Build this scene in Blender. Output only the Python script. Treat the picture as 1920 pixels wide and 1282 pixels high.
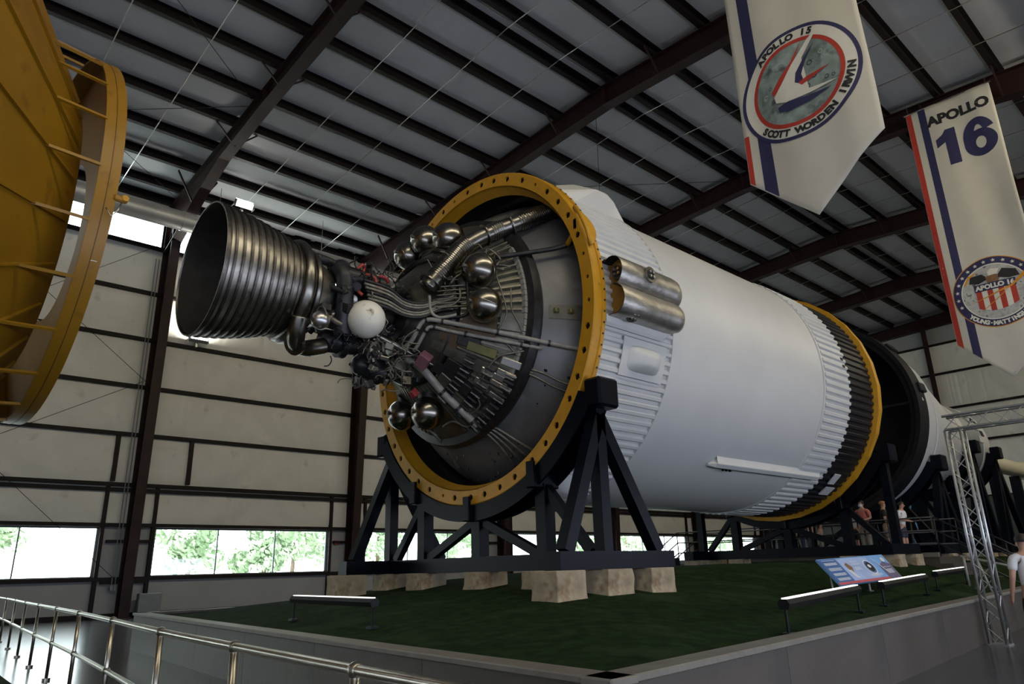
import bpy, bmesh, math, random
from math import sin, cos, pi, radians, sqrt, atan2, hypot
from mathutils import Vector, Matrix

random.seed(7)
for o in list(bpy.data.objects): bpy.data.objects.remove(o)
SC = bpy.context.scene
COL = SC.collection
ZC = 6.083            # height of the rocket axis above the hall floor

# ---------------------------------------------------------------- camera
def make_camera():
    yaw, pit, roll = radians(47.398), radians(17.681), radians(-1.541)
    fw = Vector((-sin(yaw)*cos(pit), cos(yaw)*cos(pit), sin(pit)))
    r = Vector((cos(yaw), sin(yaw), 0)); u = r.cross(fw)
    R = r*cos(roll)+u*sin(roll); U = -r*sin(roll)+u*cos(roll)
    cd = bpy.data.cameras.new('camera'); cd.sensor_width = 36; cd.lens = 1328/1920*36
    cd.clip_start = .05; cd.clip_end = 600
    c = bpy.data.objects.new('camera', cd); COL.objects.link(c)
    m = Matrix((R, U, -fw)).transposed().to_4x4(); m.translation = (10.747, -8.682, 1.5)
    c.matrix_world = m; SC.camera = c
make_camera()

# ---------------------------------------------------------------- world, daylight, exposure
SC.view_settings.view_transform = 'Standard'
try: SC.view_settings.look = 'None'
except Exception: pass
SC.view_settings.gamma = 1.0
SC.view_settings.use_curve_mapping = False
SC.view_settings.exposure = 0.45
w = bpy.data.worlds.new('overcast_sky'); SC.world = w; w.use_nodes = True
bg = w.node_tree.nodes['Background']; bg.inputs[0].default_value = (.86, .94, 1.0, 1); bg.inputs[1].default_value = 7.0

def area(name, loc, rot, sx, sy, power, col, portal=False):
    l = bpy.data.lights.new(name, 'AREA'); l.shape = 'RECTANGLE'; l.size = sx; l.size_y = sy
    l.energy = power; l.color = col
    if portal: l.cycles.is_portal = True
    o = bpy.data.objects.new(name, l); COL.objects.link(o); o.location = loc; o.rotation_euler = rot
    return o
# daylight entering by the glazing of the right-hand long wall (behind the photographer)
area('daylight_low_windows', (14.25, -5, 2.55), (0, radians(90), 0), 1.9, 46, 1250, (.74, .81, 1.0))
area('daylight_clerestory', (14.2, 12, 16.95), (0, radians(90), 0), 1.4, 72, 3500, (1.0, .885, .64))
for k in range(-2, 5):   # portals help sampling of the sky through the left-hand windows
    area('window_portal', (-22.75, 10.2*k+5, 2.52), (0, radians(-90), 0), 1.95, 8.05, 1, (1, 1, 1), True)
    area('window_portal', (-22.75, 10.2*k+5.1, 16.95), (0, radians(-90), 0), 1.5, 9.7, 1, (1, 1, 1), True)

# ---------------------------------------------------------------- materials
MATS = {}
def mat(name, col, rough=.6, metal=0., var=.12, scale=6., bump=0., bscale=30., spec=.5, stain=None, coat=0.):
    if name in MATS: return MATS[name]
    m = bpy.data.materials.new(name); m.use_nodes = True; MATS[name] = m
    nt = m.node_tree; N = nt.nodes; L = nt.links; b = N['Principled BSDF']
    b.inputs['Roughness'].default_value = rough; b.inputs['Metallic'].default_value = metal
    b.inputs['Specular IOR Level'].default_value = spec
    if coat: b.inputs['Coat Weight'].default_value = coat
    tc = N.new('ShaderNodeTexCoord'); nz = N.new('ShaderNodeTexNoise')
    nz.inputs['Scale'].default_value = scale; nz.inputs['Detail'].default_value = 5
    L.new(tc.outputs['Object'], nz.inputs['Vector'])
    rp = N.new('ShaderNodeValToRGB'); c = Vector(col)
    lo = [max(0, x*(1-var)) for x in col]; hi = [min(1, x*(1+var)) for x in col]
    rp.color_ramp.elements[0].position = .3; rp.color_ramp.elements[0].color = (*lo, 1)
    rp.color_ramp.elements[1].position = .7; rp.color_ramp.elements[1].color = (*hi, 1)
    L.new(nz.outputs['Fac'], rp.inputs['Fac']); out = rp.outputs['Color']
    if stain:
        scol, sscale, thr = stain
        n2 = N.new('ShaderNodeTexNoise'); n2.inputs['Scale'].default_value = sscale; n2.inputs['Detail'].default_value = 6
        L.new(tc.outputs['Object'], n2.inputs['Vector'])
        r2 = N.new('ShaderNodeValToRGB'); r2.color_ramp.elements[0].position = thr; r2.color_ramp.elements[0].color = (0, 0, 0, 1)
        r2.color_ramp.elements[1].position = min(1, thr+.1); r2.color_ramp.elements[1].color = (1, 1, 1, 1)
        L.new(n2.outputs['Fac'], r2.inputs['Fac'])
        mx = N.new('ShaderNodeMixRGB'); mx.inputs[2].default_value = (*scol, 1)
        L.new(r2.outputs['Color'], mx.inputs[0]); L.new(out, mx.inputs[1]); out = mx.outputs[0]
    L.new(out, b.inputs['Base Color'])
    if bump:
        n3 = N.new('ShaderNodeTexNoise'); n3.inputs['Scale'].default_value = bscale; n3.inputs['Detail'].default_value = 4
        L.new(tc.outputs['Object'], n3.inputs['Vector'])
        bp = N.new('ShaderNodeBump'); bp.inputs['Strength'].default_value = bump; bp.inputs['Distance'].default_value = .03
        L.new(n3.outputs['Fac'], bp.inputs['Height']); L.new(bp.outputs['Normal'], b.inputs['Normal'])
    return m
def emis(name, col, s):
    if name in MATS: return MATS[name]
    m = bpy.data.materials.new(name); m.use_nodes = True; MATS[name] = m
    b = m.node_tree.nodes['Principled BSDF']
    b.inputs['Base Color'].default_value = (*col, 1); b.inputs['Emission Color'].default_value = (*col, 1)
    b.inputs['Emission Strength'].default_value = s
    return m
def glass():
    m = bpy.data.materials.new('window_glass'); m.use_nodes = True; nt = m.node_tree; N = nt.nodes; L = nt.links
    N.remove(N['Principled BSDF']); t = N.new('ShaderNodeBsdfTransparent'); g = N.new('ShaderNodeBsdfGlossy')
    g.inputs['Roughness'].default_value = .02; t.inputs[0].default_value = (.95, .98, .96, 1)
    mx = N.new('ShaderNodeMixShader'); mx.inputs[0].default_value = .06
    L.new(t.outputs[0], mx.inputs[1]); L.new(g.outputs[0], mx.inputs[2]); L.new(mx.outputs[0], N['Material Output'].inputs[0])
    return m
M = dict(
    white=mat('rocket_white_paint', (.56, .56, .555), .42, var=.03, scale=1.2, spec=.4),
    skirt=mat('skirt_white_paint', (.55, .55, .54), .5, var=.05, scale=2, spec=.35),
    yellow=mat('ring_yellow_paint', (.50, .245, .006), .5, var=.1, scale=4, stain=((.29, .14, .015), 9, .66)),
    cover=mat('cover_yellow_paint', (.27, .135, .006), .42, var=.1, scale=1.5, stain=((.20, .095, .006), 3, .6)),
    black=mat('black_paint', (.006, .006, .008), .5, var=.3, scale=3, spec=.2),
    blackgrey=mat('charcoal_paint', (.010, .010, .012), .45, var=.2, scale=5, spec=.25),
    maroon=mat('dark_maroon_steel', (.020, .0075, .0085), .5, var=.25, scale=2, spec=.25),
    purlin=mat('purlin_dark_steel', (.008, .005, .0055), .55, var=.2, scale=2, spec=.2),
    navy=mat('navy_stand_paint', (.003, .004, .008), .36, var=.25, scale=3, spec=.1),
    insul=mat('vinyl_insulation', (.46, .465, .49), .45, var=.06, scale=.8, bump=.35, bscale=1.6, spec=.4),
    winsul=mat('wall_vinyl_insulation', (.64, .635, .61), .5, var=.06, scale=.9, bump=.6, bscale=1.8, spec=.35, stain=((.52, .51, .48), 1.3, .64)),
    wlow=mat('painted_wall_panel', (.27, .28, .29), .6, var=.06, scale=1),
    wdark=mat('lower_far_wall', (.055, .065, .062), .7, var=.08, scale=.5),
    conc=mat('retaining_wall_concrete', (.072, .060, .048), .45, var=.12, scale=2.2, bump=.10, bscale=12, spec=.3, stain=((.055, .049, .043), 1.2, .58)),
    coping=mat('wall_coping', (.16, .145, .12), .5, var=.12, scale=5, bump=.2, bscale=15),
    block=mat('rough_concrete_block', (.34, .275, .185), .85, var=.25, scale=4, bump=.6, bscale=9, stain=((.21, .145, .08), 3, .55)),
    floor=mat('polished_concrete', (.055, .055, .06), .2, var=.18, scale=.9, bump=.06, bscale=2.5, spec=.5),
    turf=mat('artificial_turf', (.014, .034, .007), .95, var=.5, scale=5, bump=.9, bscale=160, spec=.1, stain=((.028, .052, .017), .9, .56)),
    alu=mat('bare_aluminium', (.55, .55, .55), .32, 1., var=.12, scale=3),
    steel=mat('galvanised_pipe', (.50, .50, .47), .3, 1., var=.15, scale=8),
    brass=mat('brushed_rail_pipe', (.42, .39, .33), .28, 1., var=.15, scale=10),
    nozzle=mat('nozzle_tubes', (.36, .34, .31), .36, 1., var=.25, scale=5, stain=((.20, .18, .16), 4, .6)),
    band=mat('nozzle_bands', (.13, .12, .11), .38, 1., var=.3, scale=9),
    nozin=mat('nozzle_inside', (.030, .028, .025), .7, .3, var=.3, scale=4),
    titan=mat('titanium_sphere', (.25, .235, .21), .24, 1., var=.08, scale=3),
    chrome=mat('aged_steel_duct', (.22, .21, .19), .3, 1., var=.2, scale=8),
    dkmetal=mat('dark_engine_metal', (.032, .032, .034), .42, .6, var=.35, scale=8),
    engblack=mat('engine_black_duct', (.020, .021, .026), .42, .2, var=.4, scale=6, stain=((.12, .12, .12), 9, .74)),
    cone=mat('thrust_cone_metal', (.14, .135, .115), .42, .85, var=.3, scale=4),
    rib=mat('thrust_cone_rib', (.22, .205, .155), .45, .6, var=.3, scale=5),
    dome=mat('dome_metal', (.16, .16, .165), .45, .45, var=.2, scale=1.6, stain=((.26, .26, .265), 1.1, .56)),
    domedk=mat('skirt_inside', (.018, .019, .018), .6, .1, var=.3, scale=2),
    green=mat('zinc_primer', (.16, .15, .06), .6, .2, var=.2, scale=5),
    bronze=mat('brown_panel', (.075, .045, .02), .5, .3, var=.3, scale=3),
    wire=mat('braided_hose', (.19, .18, .15), .45, .6, var=.3, scale=15),
    pipe=mat('pale_insulated_pipe', (.28, .27, .245), .55, .1, var=.2, scale=10),
    red=mat('red_cover_plate', (.28, .035, .03), .55, var=.2, scale=6),
    pink=mat('pink_tag_box', (.16, .065, .085), .6, var=.15, scale=5),
    start=mat('white_start_tank', (.72, .70, .62), .45, var=.05, scale=3, stain=((.16, .12, .06), 4.0, .62)),
    foil=mat('aps_aluminium', (.42, .40, .37), .42, 1., var=.18, scale=5, bump=.25, bscale=14),
    apsin=mat('aps_bulkhead', (.30, .15, .02), .6, .2, var=.2, scale=4),
    silver=mat('service_module_silver', (.33, .35, .38), .45, .6, var=.05, scale=1),
    cream=mat('cream_paint', (.66, .62, .48), .5, var=.05, scale=2),
    truss=mat('truss_aluminium', (.42, .42, .41), .4, .9, var=.12, scale=5),
    ltblack=mat('black_fixture', (.005, .0055, .006), .45, var=.2, scale=4, spec=.2),
    led=emis('led_strip', (1, .98, .94), 1.1),
    lamp=emis('flood_lens', (1.0, .98, .92), 7.),
    cloth=mat('banner_cloth', (.55, .53, .475), .8, var=.03, scale=2),
    bnavy=mat('banner_navy', (.022, .022, .085), .75, var=.08, scale=5),
    bred=mat('banner_red', (.40, .035, .022), .75, var=.08, scale=5),
    bblack=mat('banner_black', (.012, .012, .016), .75, var=.08, scale=5),
    bwhite=mat('banner_white', (.66, .65, .60), .75, var=.04, scale=5),
    bteal=mat('banner_moon', (.20, .255, .25), .75, var=.5, scale=3.2, stain=((.07, .085, .09), 2.6, .57)),
    bgrey=mat('banner_grey_moon', (.42, .43, .43), .75, var=.3, scale=6, stain=((.12, .12, .13), 6, .58)),
    bgold=mat('banner_gold', (.60, .26, .02), .7, var=.1, scale=6),
    bbrown=mat('banner_brown', (.20, .10, .05), .7, var=.25, scale=8),
    duct=mat('duct_sheet_metal', (.46, .47, .49), .45, .5, var=.08, scale=1.5),
    grey=mat('grey_enamel', (.16, .18, .20), .5, var=.1, scale=5),
    leaf=mat('tree_leaves', (.33, .43, .26), .8, var=.4, scale=1.5),
    bark=mat('tree_bark', (.18, .13, .09), .9, var=.3, scale=4),
    outside=mat('pale_paving', (.62, .61, .58), .9, var=.08, scale=.3),
    skin=mat('skin', (.45, .25, .17), .6, var=.08, scale=12),
    hair=mat('dark_hair', (.02, .014, .010), .6, var=.3, scale=20),
    hairo=mat('auburn_hair', (.30, .12, .03), .6, var=.3, scale=20),
    salmon=mat('salmon_shirt', (.52, .15, .12), .8, var=.08, scale=8),
    wshirt=mat('white_shirt', (.62, .62, .62), .8, var=.06, scale=8),
    gshirt=mat('grey_shirt', (.30, .30, .30), .8, var=.06, scale=8),
    bshirt=mat('black_shirt', (.015, .015, .018), .8, var=.2, scale=8),
    dshirt=mat('dark_green_shirt', (.05, .06, .055), .8, var=.2, scale=8),
    khaki=mat('khaki_trousers', (.22, .20, .16), .85, var=.1, scale=8),
    denim=mat('dark_denim', (.025, .032, .06), .85, var=.2, scale=8),
    mask=mat('face_mask', (.55, .60, .62), .8, var=.04, scale=10),
    shoe=mat('shoe', (.35, .34, .33), .7, var=.2, scale=10),
    sblue=mat('sign_blue', (.16, .36, .70), .45, var=.12, scale=1.4),
    sdblue=mat('sign_dark_blue', (.04, .13, .35), .45, var=.1, scale=4),
    slblue=mat('sign_light_blue', (.36, .48, .78), .45, var=.15, scale=3),
    spurple=mat('sign_slate', (.11, .10, .20), .45, var=.1, scale=4),
    sred=mat('sign_red_band', (.55, .10, .12), .45, var=.05, scale=4),
    stext=mat('sign_white_print', (.68, .72, .78), .5, var=.03, scale=5),
)
M['glass'] = glass()

# ---------------------------------------------------------------- mesh helpers
class MB:
    def __init__(s): s.v = []; s.f = []; s.mi = []; s.cur = 0
    def add(s, vs, fs):
        b = len(s.v); s.v += [tuple(p) for p in vs]; s.f += [tuple(i+b for i in f) for f in fs]; s.mi += [s.cur]*len(fs)
    def box(s, c, d, rot=None):
        x, y, z = d[0]/2, d[1]/2, d[2]/2
        vs = [Vector((a*x, b*y, e*z)) for a in (-1, 1) for b in (-1, 1) for e in (-1, 1)]
        if rot is not None: vs = [rot @ p for p in vs]
        vs = [p+Vector(c) for p in vs]
        s.add(vs, [(0, 1, 3, 2), (4, 6, 7, 5), (0, 4, 5, 1), (2, 3, 7, 6), (0, 2, 6, 4), (1, 5, 7, 3)])
    def span(s, a, b): s.box([(a[i]+b[i])/2 for i in range(3)], [abs(b[i]-a[i]) for i in range(3)])
    def bar(s, a, b, wd, ht=None, up=(0, 0, 1)):
        a, b = Vector(a), Vector(b); ht = ht or wd; y = (b-a); ln = y.length; y.normalize(); up = Vector(up)
        if abs(y.dot(up)) > .98: up = Vector((0, 1, 0))
        x = y.cross(up).normalized(); z = x.cross(y)
        s.box((a+b)/2, (wd, ln, ht), Matrix((x, y, z)).transposed())
    def tube(s, pts, r, n=8, cap=True, closed=False):
        pts = [Vector(p) for p in pts]; k = len(pts); rs = r if isinstance(r, (list, tuple)) else [r]*k
        up = Vector((0.13, .2, 1)).normalized(); vs = []
        for i, p in enumerate(pts):
            if closed: t = pts[(i+1) % k]-pts[i-1]
            else: t = pts[min(i+1, k-1)]-pts[max(i-1, 0)]
            t.normalize(); x = t.cross(up)
            if x.length < .05: x = t.cross(Vector((1, 0, 0)))
            x.normalize(); y = x.cross(t); up = y
            for j in range(n):
                a = 2*pi*j/n; vs.append(p+(x*cos(a)+y*sin(a))*rs[i])
        fs = []
        for i in range(k if closed else k-1):
            i2 = (i+1) % k
            for j in range(n): fs.append((i*n+j, i*n+(j+1) % n, i2*n+(j+1) % n, i2*n+j))
        if cap and not closed: fs.append(tuple(range(n))[::-1]); fs.append(tuple((k-1)*n+j for j in range(n)))
        s.add(vs, fs)
    def lathe(s, prof, n=64, c=(0, 0), a0=0., a1=2*pi):
        """prof = [(radius, y)], revolved about the Y axis through (x, z) = c"""
        full = abs(a1-a0-2*pi) < 1e-6; m = n if full else n+1; vs = []
        for r, y in prof:
            for j in range(m):
                a = a0+(a1-a0)*j/n; vs.append((c[0]+r*cos(a), y, c[1]+r*sin(a)))
        fs = []
        for i in range(len(prof)-1):
            for j in range(n):
                j2 = (j+1) % m; fs.append((i*m+j, (i+1)*m+j, (i+1)*m+j2, i*m+j2))
        s.add(vs, fs)
    def ball(s, c, r, nu=24, nv=14, sc=(1, 1, 1)):
        vs = [(c[0], c[1], c[2]-r*sc[2])]
        for i in range(1, nv):
            ph = -pi/2+pi*i/nv
            for j in range(nu):
                a = 2*pi*j/nu; vs.append((c[0]+r*cos(ph)*cos(a)*sc[0], c[1]+r*cos(ph)*sin(a)*sc[1], c[2]+r*sin(ph)*sc[2]))
        vs.append((c[0], c[1], c[2]+r*sc[2])); fs = []
        for j in range(nu): fs.append((0, 1+(j+1) % nu, 1+j))
        for i in range(nv-2):
            for j in range(nu):
                a = 1+i*nu; fs.append((a+j, a+(j+1) % nu, a+nu+(j+1) % nu, a+nu+j))
        l = len(vs)-1; a = 1+(nv-2)*nu
        for j in range(nu): fs.append((a+j, a+(j+1) % nu, l))
        s.add(vs, fs)
    def grid(s, fn, nu, nv):
        vs = [fn(i/nu, j/nv) for j in range(nv+1) for i in range(nu+1)]
        s.add(vs, [(j*(nu+1)+i, j*(nu+1)+i+1, (j+1)*(nu+1)+i+1, (j+1)*(nu+1)+i) for j in range(nv) for i in range(nu)])
    def cyl(s, a, b, r, n=16, r2=None): s.tube([a, b], [r, r if r2 is None else r2], n)
    def build(s, name, m, parent=None, smooth=False, autosm=False, bevel=0., solid=0.):
        me = bpy.data.meshes.new(name); me.from_pydata(s.v, [], s.f); me.update()
        for k in (m if isinstance(m, (list, tuple)) else [m]): me.materials.append(k)
        if max(s.mi, default=0): me.polygons.foreach_set('material_index', s.mi)
        bm = bmesh.new(); bm.from_mesh(me); bmesh.ops.recalc_face_normals(bm, faces=bm.faces)
        if bevel: bmesh.ops.bevel(bm, geom=list(bm.edges), offset=bevel, segments=1, affect='EDGES')
        bm.to_mesh(me); bm.free()
        if smooth or autosm: me.polygons.foreach_set('use_smooth', [True]*len(me.polygons))
        if autosm: me.set_sharp_from_angle(angle=radians(38))
        o = bpy.data.objects.new(name, me); COL.objects.link(o)
        if solid:
            md = o.modifiers.new('thickness', 'SOLIDIFY'); md.thickness = solid; md.offset = 0
        if parent: o.parent = parent
        return o
def box(name, c, d, m, parent=None, bevel=0.):
    b = MB(); b.box((0, 0, 0), d); o = b.build(name, m, parent, bevel=bevel); o.location = c; return o
def tag(o, label=None, cat=None, group=None, kind=None):
    if label: o['label'] = label
    if cat: o['category'] = cat
    if group: o['group'] = group
    if kind: o['kind'] = kind
    return o
def empty(name, loc=(0, 0, 0), rz=0., label=None, cat=None, group=None, kind=None):
    o = bpy.data.objects.new(name, None); COL.objects.link(o); o.location = loc; o.rotation_euler = (0, 0, rz)
    o.empty_display_size = .2
    return tag(o, label, cat, group, kind)
def link(o, name, parent=None, loc=None, rot=None, scale=None):
    c = bpy.data.objects.new(name, o.data); COL.objects.link(c); c.parent = parent
    if loc is not None: c.location = loc
    if rot is not None: c.rotation_euler = rot
    if scale is not None: c.scale = scale
    return c
def copy_tree(o, parent=None):
    c = o.copy(); COL.objects.link(c); c.parent = parent
    for ch in list(o.children): copy_tree(ch, c)
    return c
def smooth_path(pts, k=6):
    P = [Vector(p) for p in pts]; out = []
    for i in range(len(P)-1):
        p0 = P[max(i-1, 0)]; p1 = P[i]; p2 = P[i+1]; p3 = P[min(i+2, len(P)-1)]
        for j in range(k):
            t = j/k; out.append(.5*((2*p1)+(p2-p0)*t+(2*p0-5*p1+4*p2-p3)*t*t+(3*p1-p0-3*p2+p3)*t**3))
    out.append(P[-1]); return out

# ================================================================ BUILDING
XW, XR, RX, Y0B, Y1B, BAY = -22.5, 14.5, -4.0, -30.6, 51.3, 10.2
def zroof(x): return 19.80-.060*abs(x-RX)
floor = box('floor', ((XW+XR)/2, (Y0B+Y1B)/2, -.1), (XR-XW, Y1B-Y0B, .2), M['floor']); tag(floor, 'polished grey concrete hall floor', kind='structure')
og = box('outside_ground', (-72.6, 10, -.25), (100, 160, .3), M['outside']); tag(og, 'pale paved ground seen through the windows', kind='structure')

# ---- roof: deck, insulation panels, purlins, rafters, straps
mb = MB()
for a, b in ((XW-.3, RX), (RX, XR+.3)):
    mb.add([(a, Y0B, zroof(a)+.06), (b, Y0B, zroof(b)+.06), (b, Y1B, zroof(b)+.06), (a, Y1B, zroof(a)+.06),
            (a, Y0B, zroof(a)+.2), (b, Y0B, zroof(b)+.2), (b, Y1B, zroof(b)+.2), (a, Y1B, zroof(a)+.2)],
           [(0, 1, 2, 3), (4, 7, 6, 5), (0, 4, 5, 1), (2, 6, 7, 3), (1, 5, 6, 2), (0, 3, 7, 4)])
ceiling = mb.build('ceiling', M['insul']); tag(ceiling, 'low gable roof of the hall', kind='structure')
pur_x = [RX-.45-2.06*k for k in range(9)] + [RX+.45+2.06*k for k in range(9)]
def panel_mesh(name, lx, ly, sag, m, parent, seams=8):
    """insulation blanket, hangs down a little between its supports; thin tape seams across"""
    mb = MB(); nx, ny = 5, seams*3
    rnd = random.Random(int(lx*100)+int(ly*10))
    amp = [rnd.uniform(.4, 1.) for _ in range(seams+1)]
    def fn(u, v):
        s_ = v*seams; k = int(min(s_, seams-1e-6)); fr = s_-k
        d = sag*(1-(2*u-1)**2)*(.55+.45*amp[k]*sin(pi*fr)) + rnd.uniform(-.006, .006)
        return ((u-.5)*lx, (v-.5)*ly, -d)
    mb.grid(fn, nx, ny); return mb.build(name, m, parent, smooth=True)
slope = math.atan(.060)
proto = None
for k in range(-2, 5):
    for side in (-1, 1):
        for i in range(9):
            if side < 0: xa, xb = RX-.45-2.06*(i+1), RX-.45-2.06*i
            else: xa, xb = RX+.45+2.06*i, RX+.45+2.06*(i+1)
            if side < 0 and i == 8: xa = XW
            xm = (xa+xb)/2; loc = (xm, k*BAY+5.1, zroof(xm)+.02); rot = (0, side*slope, 0)
            if proto is None:
                proto = panel_mesh('insulation_panel', 2.04, 9.9, .07, M['insul'], ceiling); proto.location = loc; proto.rotation_euler = rot
            else: link(proto, 'insulation_panel', ceiling, loc, rot, (1 if (i+k) % 2 else -1, 1 if (i*3+k) % 2 else -1, random.uniform(.7, 1.3)))
    link(proto, 'ridge_insulation', ceiling, (RX, k*BAY+5.1, zroof(RX)+.02), (0, 0, 0), (.43, 1, .6))
mb = MB()   # Z purlin section along Y
L_ = Y1B-Y0B
mb.box((0, 0, -.02), (.03, L_, .34)); mb.box((.08, 0, .14), (.16, L_, .02)); mb.box((-.02, 0, -.18), (.20, L_, .02)); mb.box((-.115, 0, -.165), (.014, L_, .05))
pp = mb.build('purlin', M['purlin'], ceiling); pp.location = (pur_x[0], (Y0B+Y1B)/2, zroof(pur_x[0])-.15)
for x in pur_x[1:]+[XW+.25]: link(pp, 'purlin', ceiling, (x, (Y0B+Y1B)/2, zroof(x)-.15))
bot = [(-22.2, 15.9), (-21.2, 16.2), (-18.6, 17.25), (-16, 17.95), (-12, 18.25), (-4, 18.58), (4, 18.15), (8, 17.6), (11, 17.0), (14.2, 15.9)]
def rafter():
    mb = MB()
    top = [(x, zroof(x)-.345) for x, z in bot]
    for (x1, b1), (x2, b2), (_, t1), (_, t2) in zip(bot, bot[1:], top, top[1:]):
        for (za, zb, wd, th) in ((b1, b2, .46, .035), (t1, t2, .40, .03)):
            mb.add([(x1, -wd/2, za), (x2, -wd/2, zb), (x2, wd/2, zb), (x1, wd/2, za), (x1, -wd/2, za-th), (x2, -wd/2, zb-th), (x2, wd/2, zb-th), (x1, wd/2, za-th)],
                   [(0, 1, 2, 3), (4, 7, 6, 5), (0, 4, 5, 1), (2, 6, 7, 3), (1, 5, 6, 2), (0, 3, 7, 4)])
        mb.add([(x1, -.012, b1), (x2, -.012, b2), (x2, -.012, t2), (x1, -.012, t1), (x1, .012, b1), (x2, .012, b2), (x2, .012, t2), (x1, .012, t1)],
               [(0, 1, 2, 3), (4, 7, 6, 5), (0, 4, 5, 1), (2, 6, 7, 3), (1, 5, 6, 2), (0, 3, 7, 4)])
    for x in (-12, -4, 4):   # bolted splice plates
        zb = zroof(x)-.35; z0 = [b for a, b in bot if a == x][0]; mb.box((x, 0, (zb+z0)/2), (.05, .33, zb-z0))
    return mb.build('rafter', M['maroon'], ceiling)
rf = rafter(); rf.location = (0, 0, 0)
RAF = [k*BAY for k in range(-2, 6)]; rf.location.y = RAF[0]
for y in RAF[1:]: link(rf, 'rafter', ceiling, (0, y, 0))
# fly braces from rafter bottom flange to purlins
mb = MB(); mb.bar((0, 0, 0), (0, .85, .72), .06, .05); fb = mb.build('fly_brace', M['maroon'], ceiling)
first = True
for y in RAF[2:]:
    for x, zb in ((-19.2, 17.05), (-14.9, 18.0), (-10.7, 18.32), (-6.5, 18.45), (-1.4, 18.42), (2.6, 18.2), (6.7, 17.8)):
        for sgn in (1, -1):
            sc = (1, sgn, (zroof(x)-.3-zb)/.72)
            if first: fb.location = (x, y, zb); fb.scale = sc; first = False
            else: link(fb, 'fly_brace', ceiling, (x, y, zb), None, sc)
# sag straps under the purlins, three lines in each bay, on both slopes
for side, xe in ((-1, XW+.25), (1, XR-.25)):
    mb = MB(); mb.bar((RX, 0, zroof(RX)-.355), (xe, 0, zroof(xe)-.355), .035, .02); st = mb.build('sag_strap', M['steel'], ceiling); f = True
    for k in range(-1, 5):
        for fr in (.25, .5, .75):
            y = k*BAY+BAY*fr
            if f: st.location.y = y; f = False
            else: link(st, 'sag_strap', ceiling, (0, y, 0))
mb = MB()
for k in (-1, 1): 
    for (xa, ya, xb, yb) in ((-21.5, 0, -13, 10.2), (-13, 0, -21.5, 10.2), (-13, 0, -4.5, 10.2), (-4.5, 0, -13, 10.2)):
        mb = MB(); mb.tube([(xa, k*BAY+ya, zroof(xa)-.42), (xb, k*BAY+yb, zroof(xb)-.42)], .012, 6); mb.build('brace_rod', M['purlin'], ceiling)

# ---- left long wall
GZ = [5.30, 7.42, 9.52, 11.68, 13.88, 16.12]
mb = MB(); T = .14
def strip(z0, z1, ya=Y0B, yb=Y1B): mb.span((XW-T, ya, z0), (XW, yb, z1))
strip(0, 1.55); strip(3.5, 16.15); strip(17.75, 19.1)
edges = [Y0B]
for k in range(-3, 5): edges += [k*BAY+.97, k*BAY+9.02]
edges.append(Y1B)
for a, b in zip(edges[::2], edges[1::2]): strip(1.55, 3.5, a, b)
wall_left = mb.build('wall_left', M['wlow']); tag(wall_left, 'long hall wall with a row of windows and insulated panels', kind='structure')
def hung(name, ly, lz, bulge, m, parent, seed):
    """vinyl-faced wall blanket between two girts, in the YZ plane facing +X"""
    rnd = random.Random(seed); mb = MB(); ny, nz = 110, 8
    cuts = sorted(rnd.uniform(.06, .94) for _ in range(6)); ph = [rnd.uniform(0, 6) for _ in range(6)]
    def fn(u, v):
        edge = min(1, 6*min(v, 1-v)); seam = min(abs(u-c) for c in cuts)
        d = bulge*1.3*edge*(.6+.25*sin(ph[0]+u*9+v*3)+.15*sin(ph[1]+u*23)) - .035*math.exp(-(seam/.007)**2) + rnd.uniform(-.004, .004)
        d += .03*edge*max(0, sin(ph[2]+v*17+u*4))*math.exp(-((u-.9)/.08)**2)
        return (max(d, .004), (u-.5)*ly, (v-.5)*lz)
    mb.grid(fn, ny, nz); return mb.build(name, m, parent, smooth=True)
rows = list(zip(GZ, GZ[1:]))
var = []
for i in range(4): var.append(hung('insulation_panel', BAY-.1, 2.05, .07, M['winsul'], wall_left, i+3))
n = 0
for k in range(-2, 5):
    for r, (za, zb) in enumerate(rows):
        loc = (XW+.005, k*BAY+5.1, (za+zb)/2)
        if n < 4: var[n].location = loc; var[n].scale.z = (zb-za)/2.1
        else: link(var[(k*3+r*5) % 4], 'insulation_panel', wall_left, loc, None, (1, 1 if (k+r) % 2 else -1, (zb-za)/2.1))
        n += 1
    link(var[k % 4], 'insulation_panel', wall_left, (XW+.005, k*BAY+5.1, 4.42), None, (1, -1, 1.66/2.1))
    link(var[(k+1) % 4], 'insulation_panel', wall_left, (XW+.005, k*BAY+5.1, 18.3), None, (1, 1, .95/2.1))
# girts (C sections) and jamb posts
mb = MB(); mb.box((.11, 0, 0), (.22, L_, .02)); mb.box((.21, 0, -.06), (.02, L_, .14)); mb.box((.02, 0, -.06), (.03, L_, .14)); mb.box((.12, 0, -.13), (.2, L_, .015))
g0 = mb.build('girt', M['purlin'], wall_left); g0.location = (XW, (Y0B+Y1B)/2, GZ[0]); 
for z in GZ[1:]+[17.72, GZ[0]-.22, 1.545, 3.66]: link(g0, 'girt', wall_left, (XW, (Y0B+Y1B)/2, z))
mb = MB(); mb.box((.1, 0, 0), (.2, .14, 5.2)); jb = mb.build('jamb_post', M['purlin'], wall_left); f = True
for k in range(-2, 5):
    for y in (k*BAY+.86, k*BAY+9.13):
        if f: jb.location = (XW, y, 2.6); f = False
        else: link(jb, 'jamb_post', wall_left, (XW, y, 2.6))
for k, y in ((-1, -.95), (0, 2.05)):
    link(jb, 'jamb_post', wall_left, (XW, y, 6.36), None, (1, 1.2, 2.0/5.2))
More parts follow.
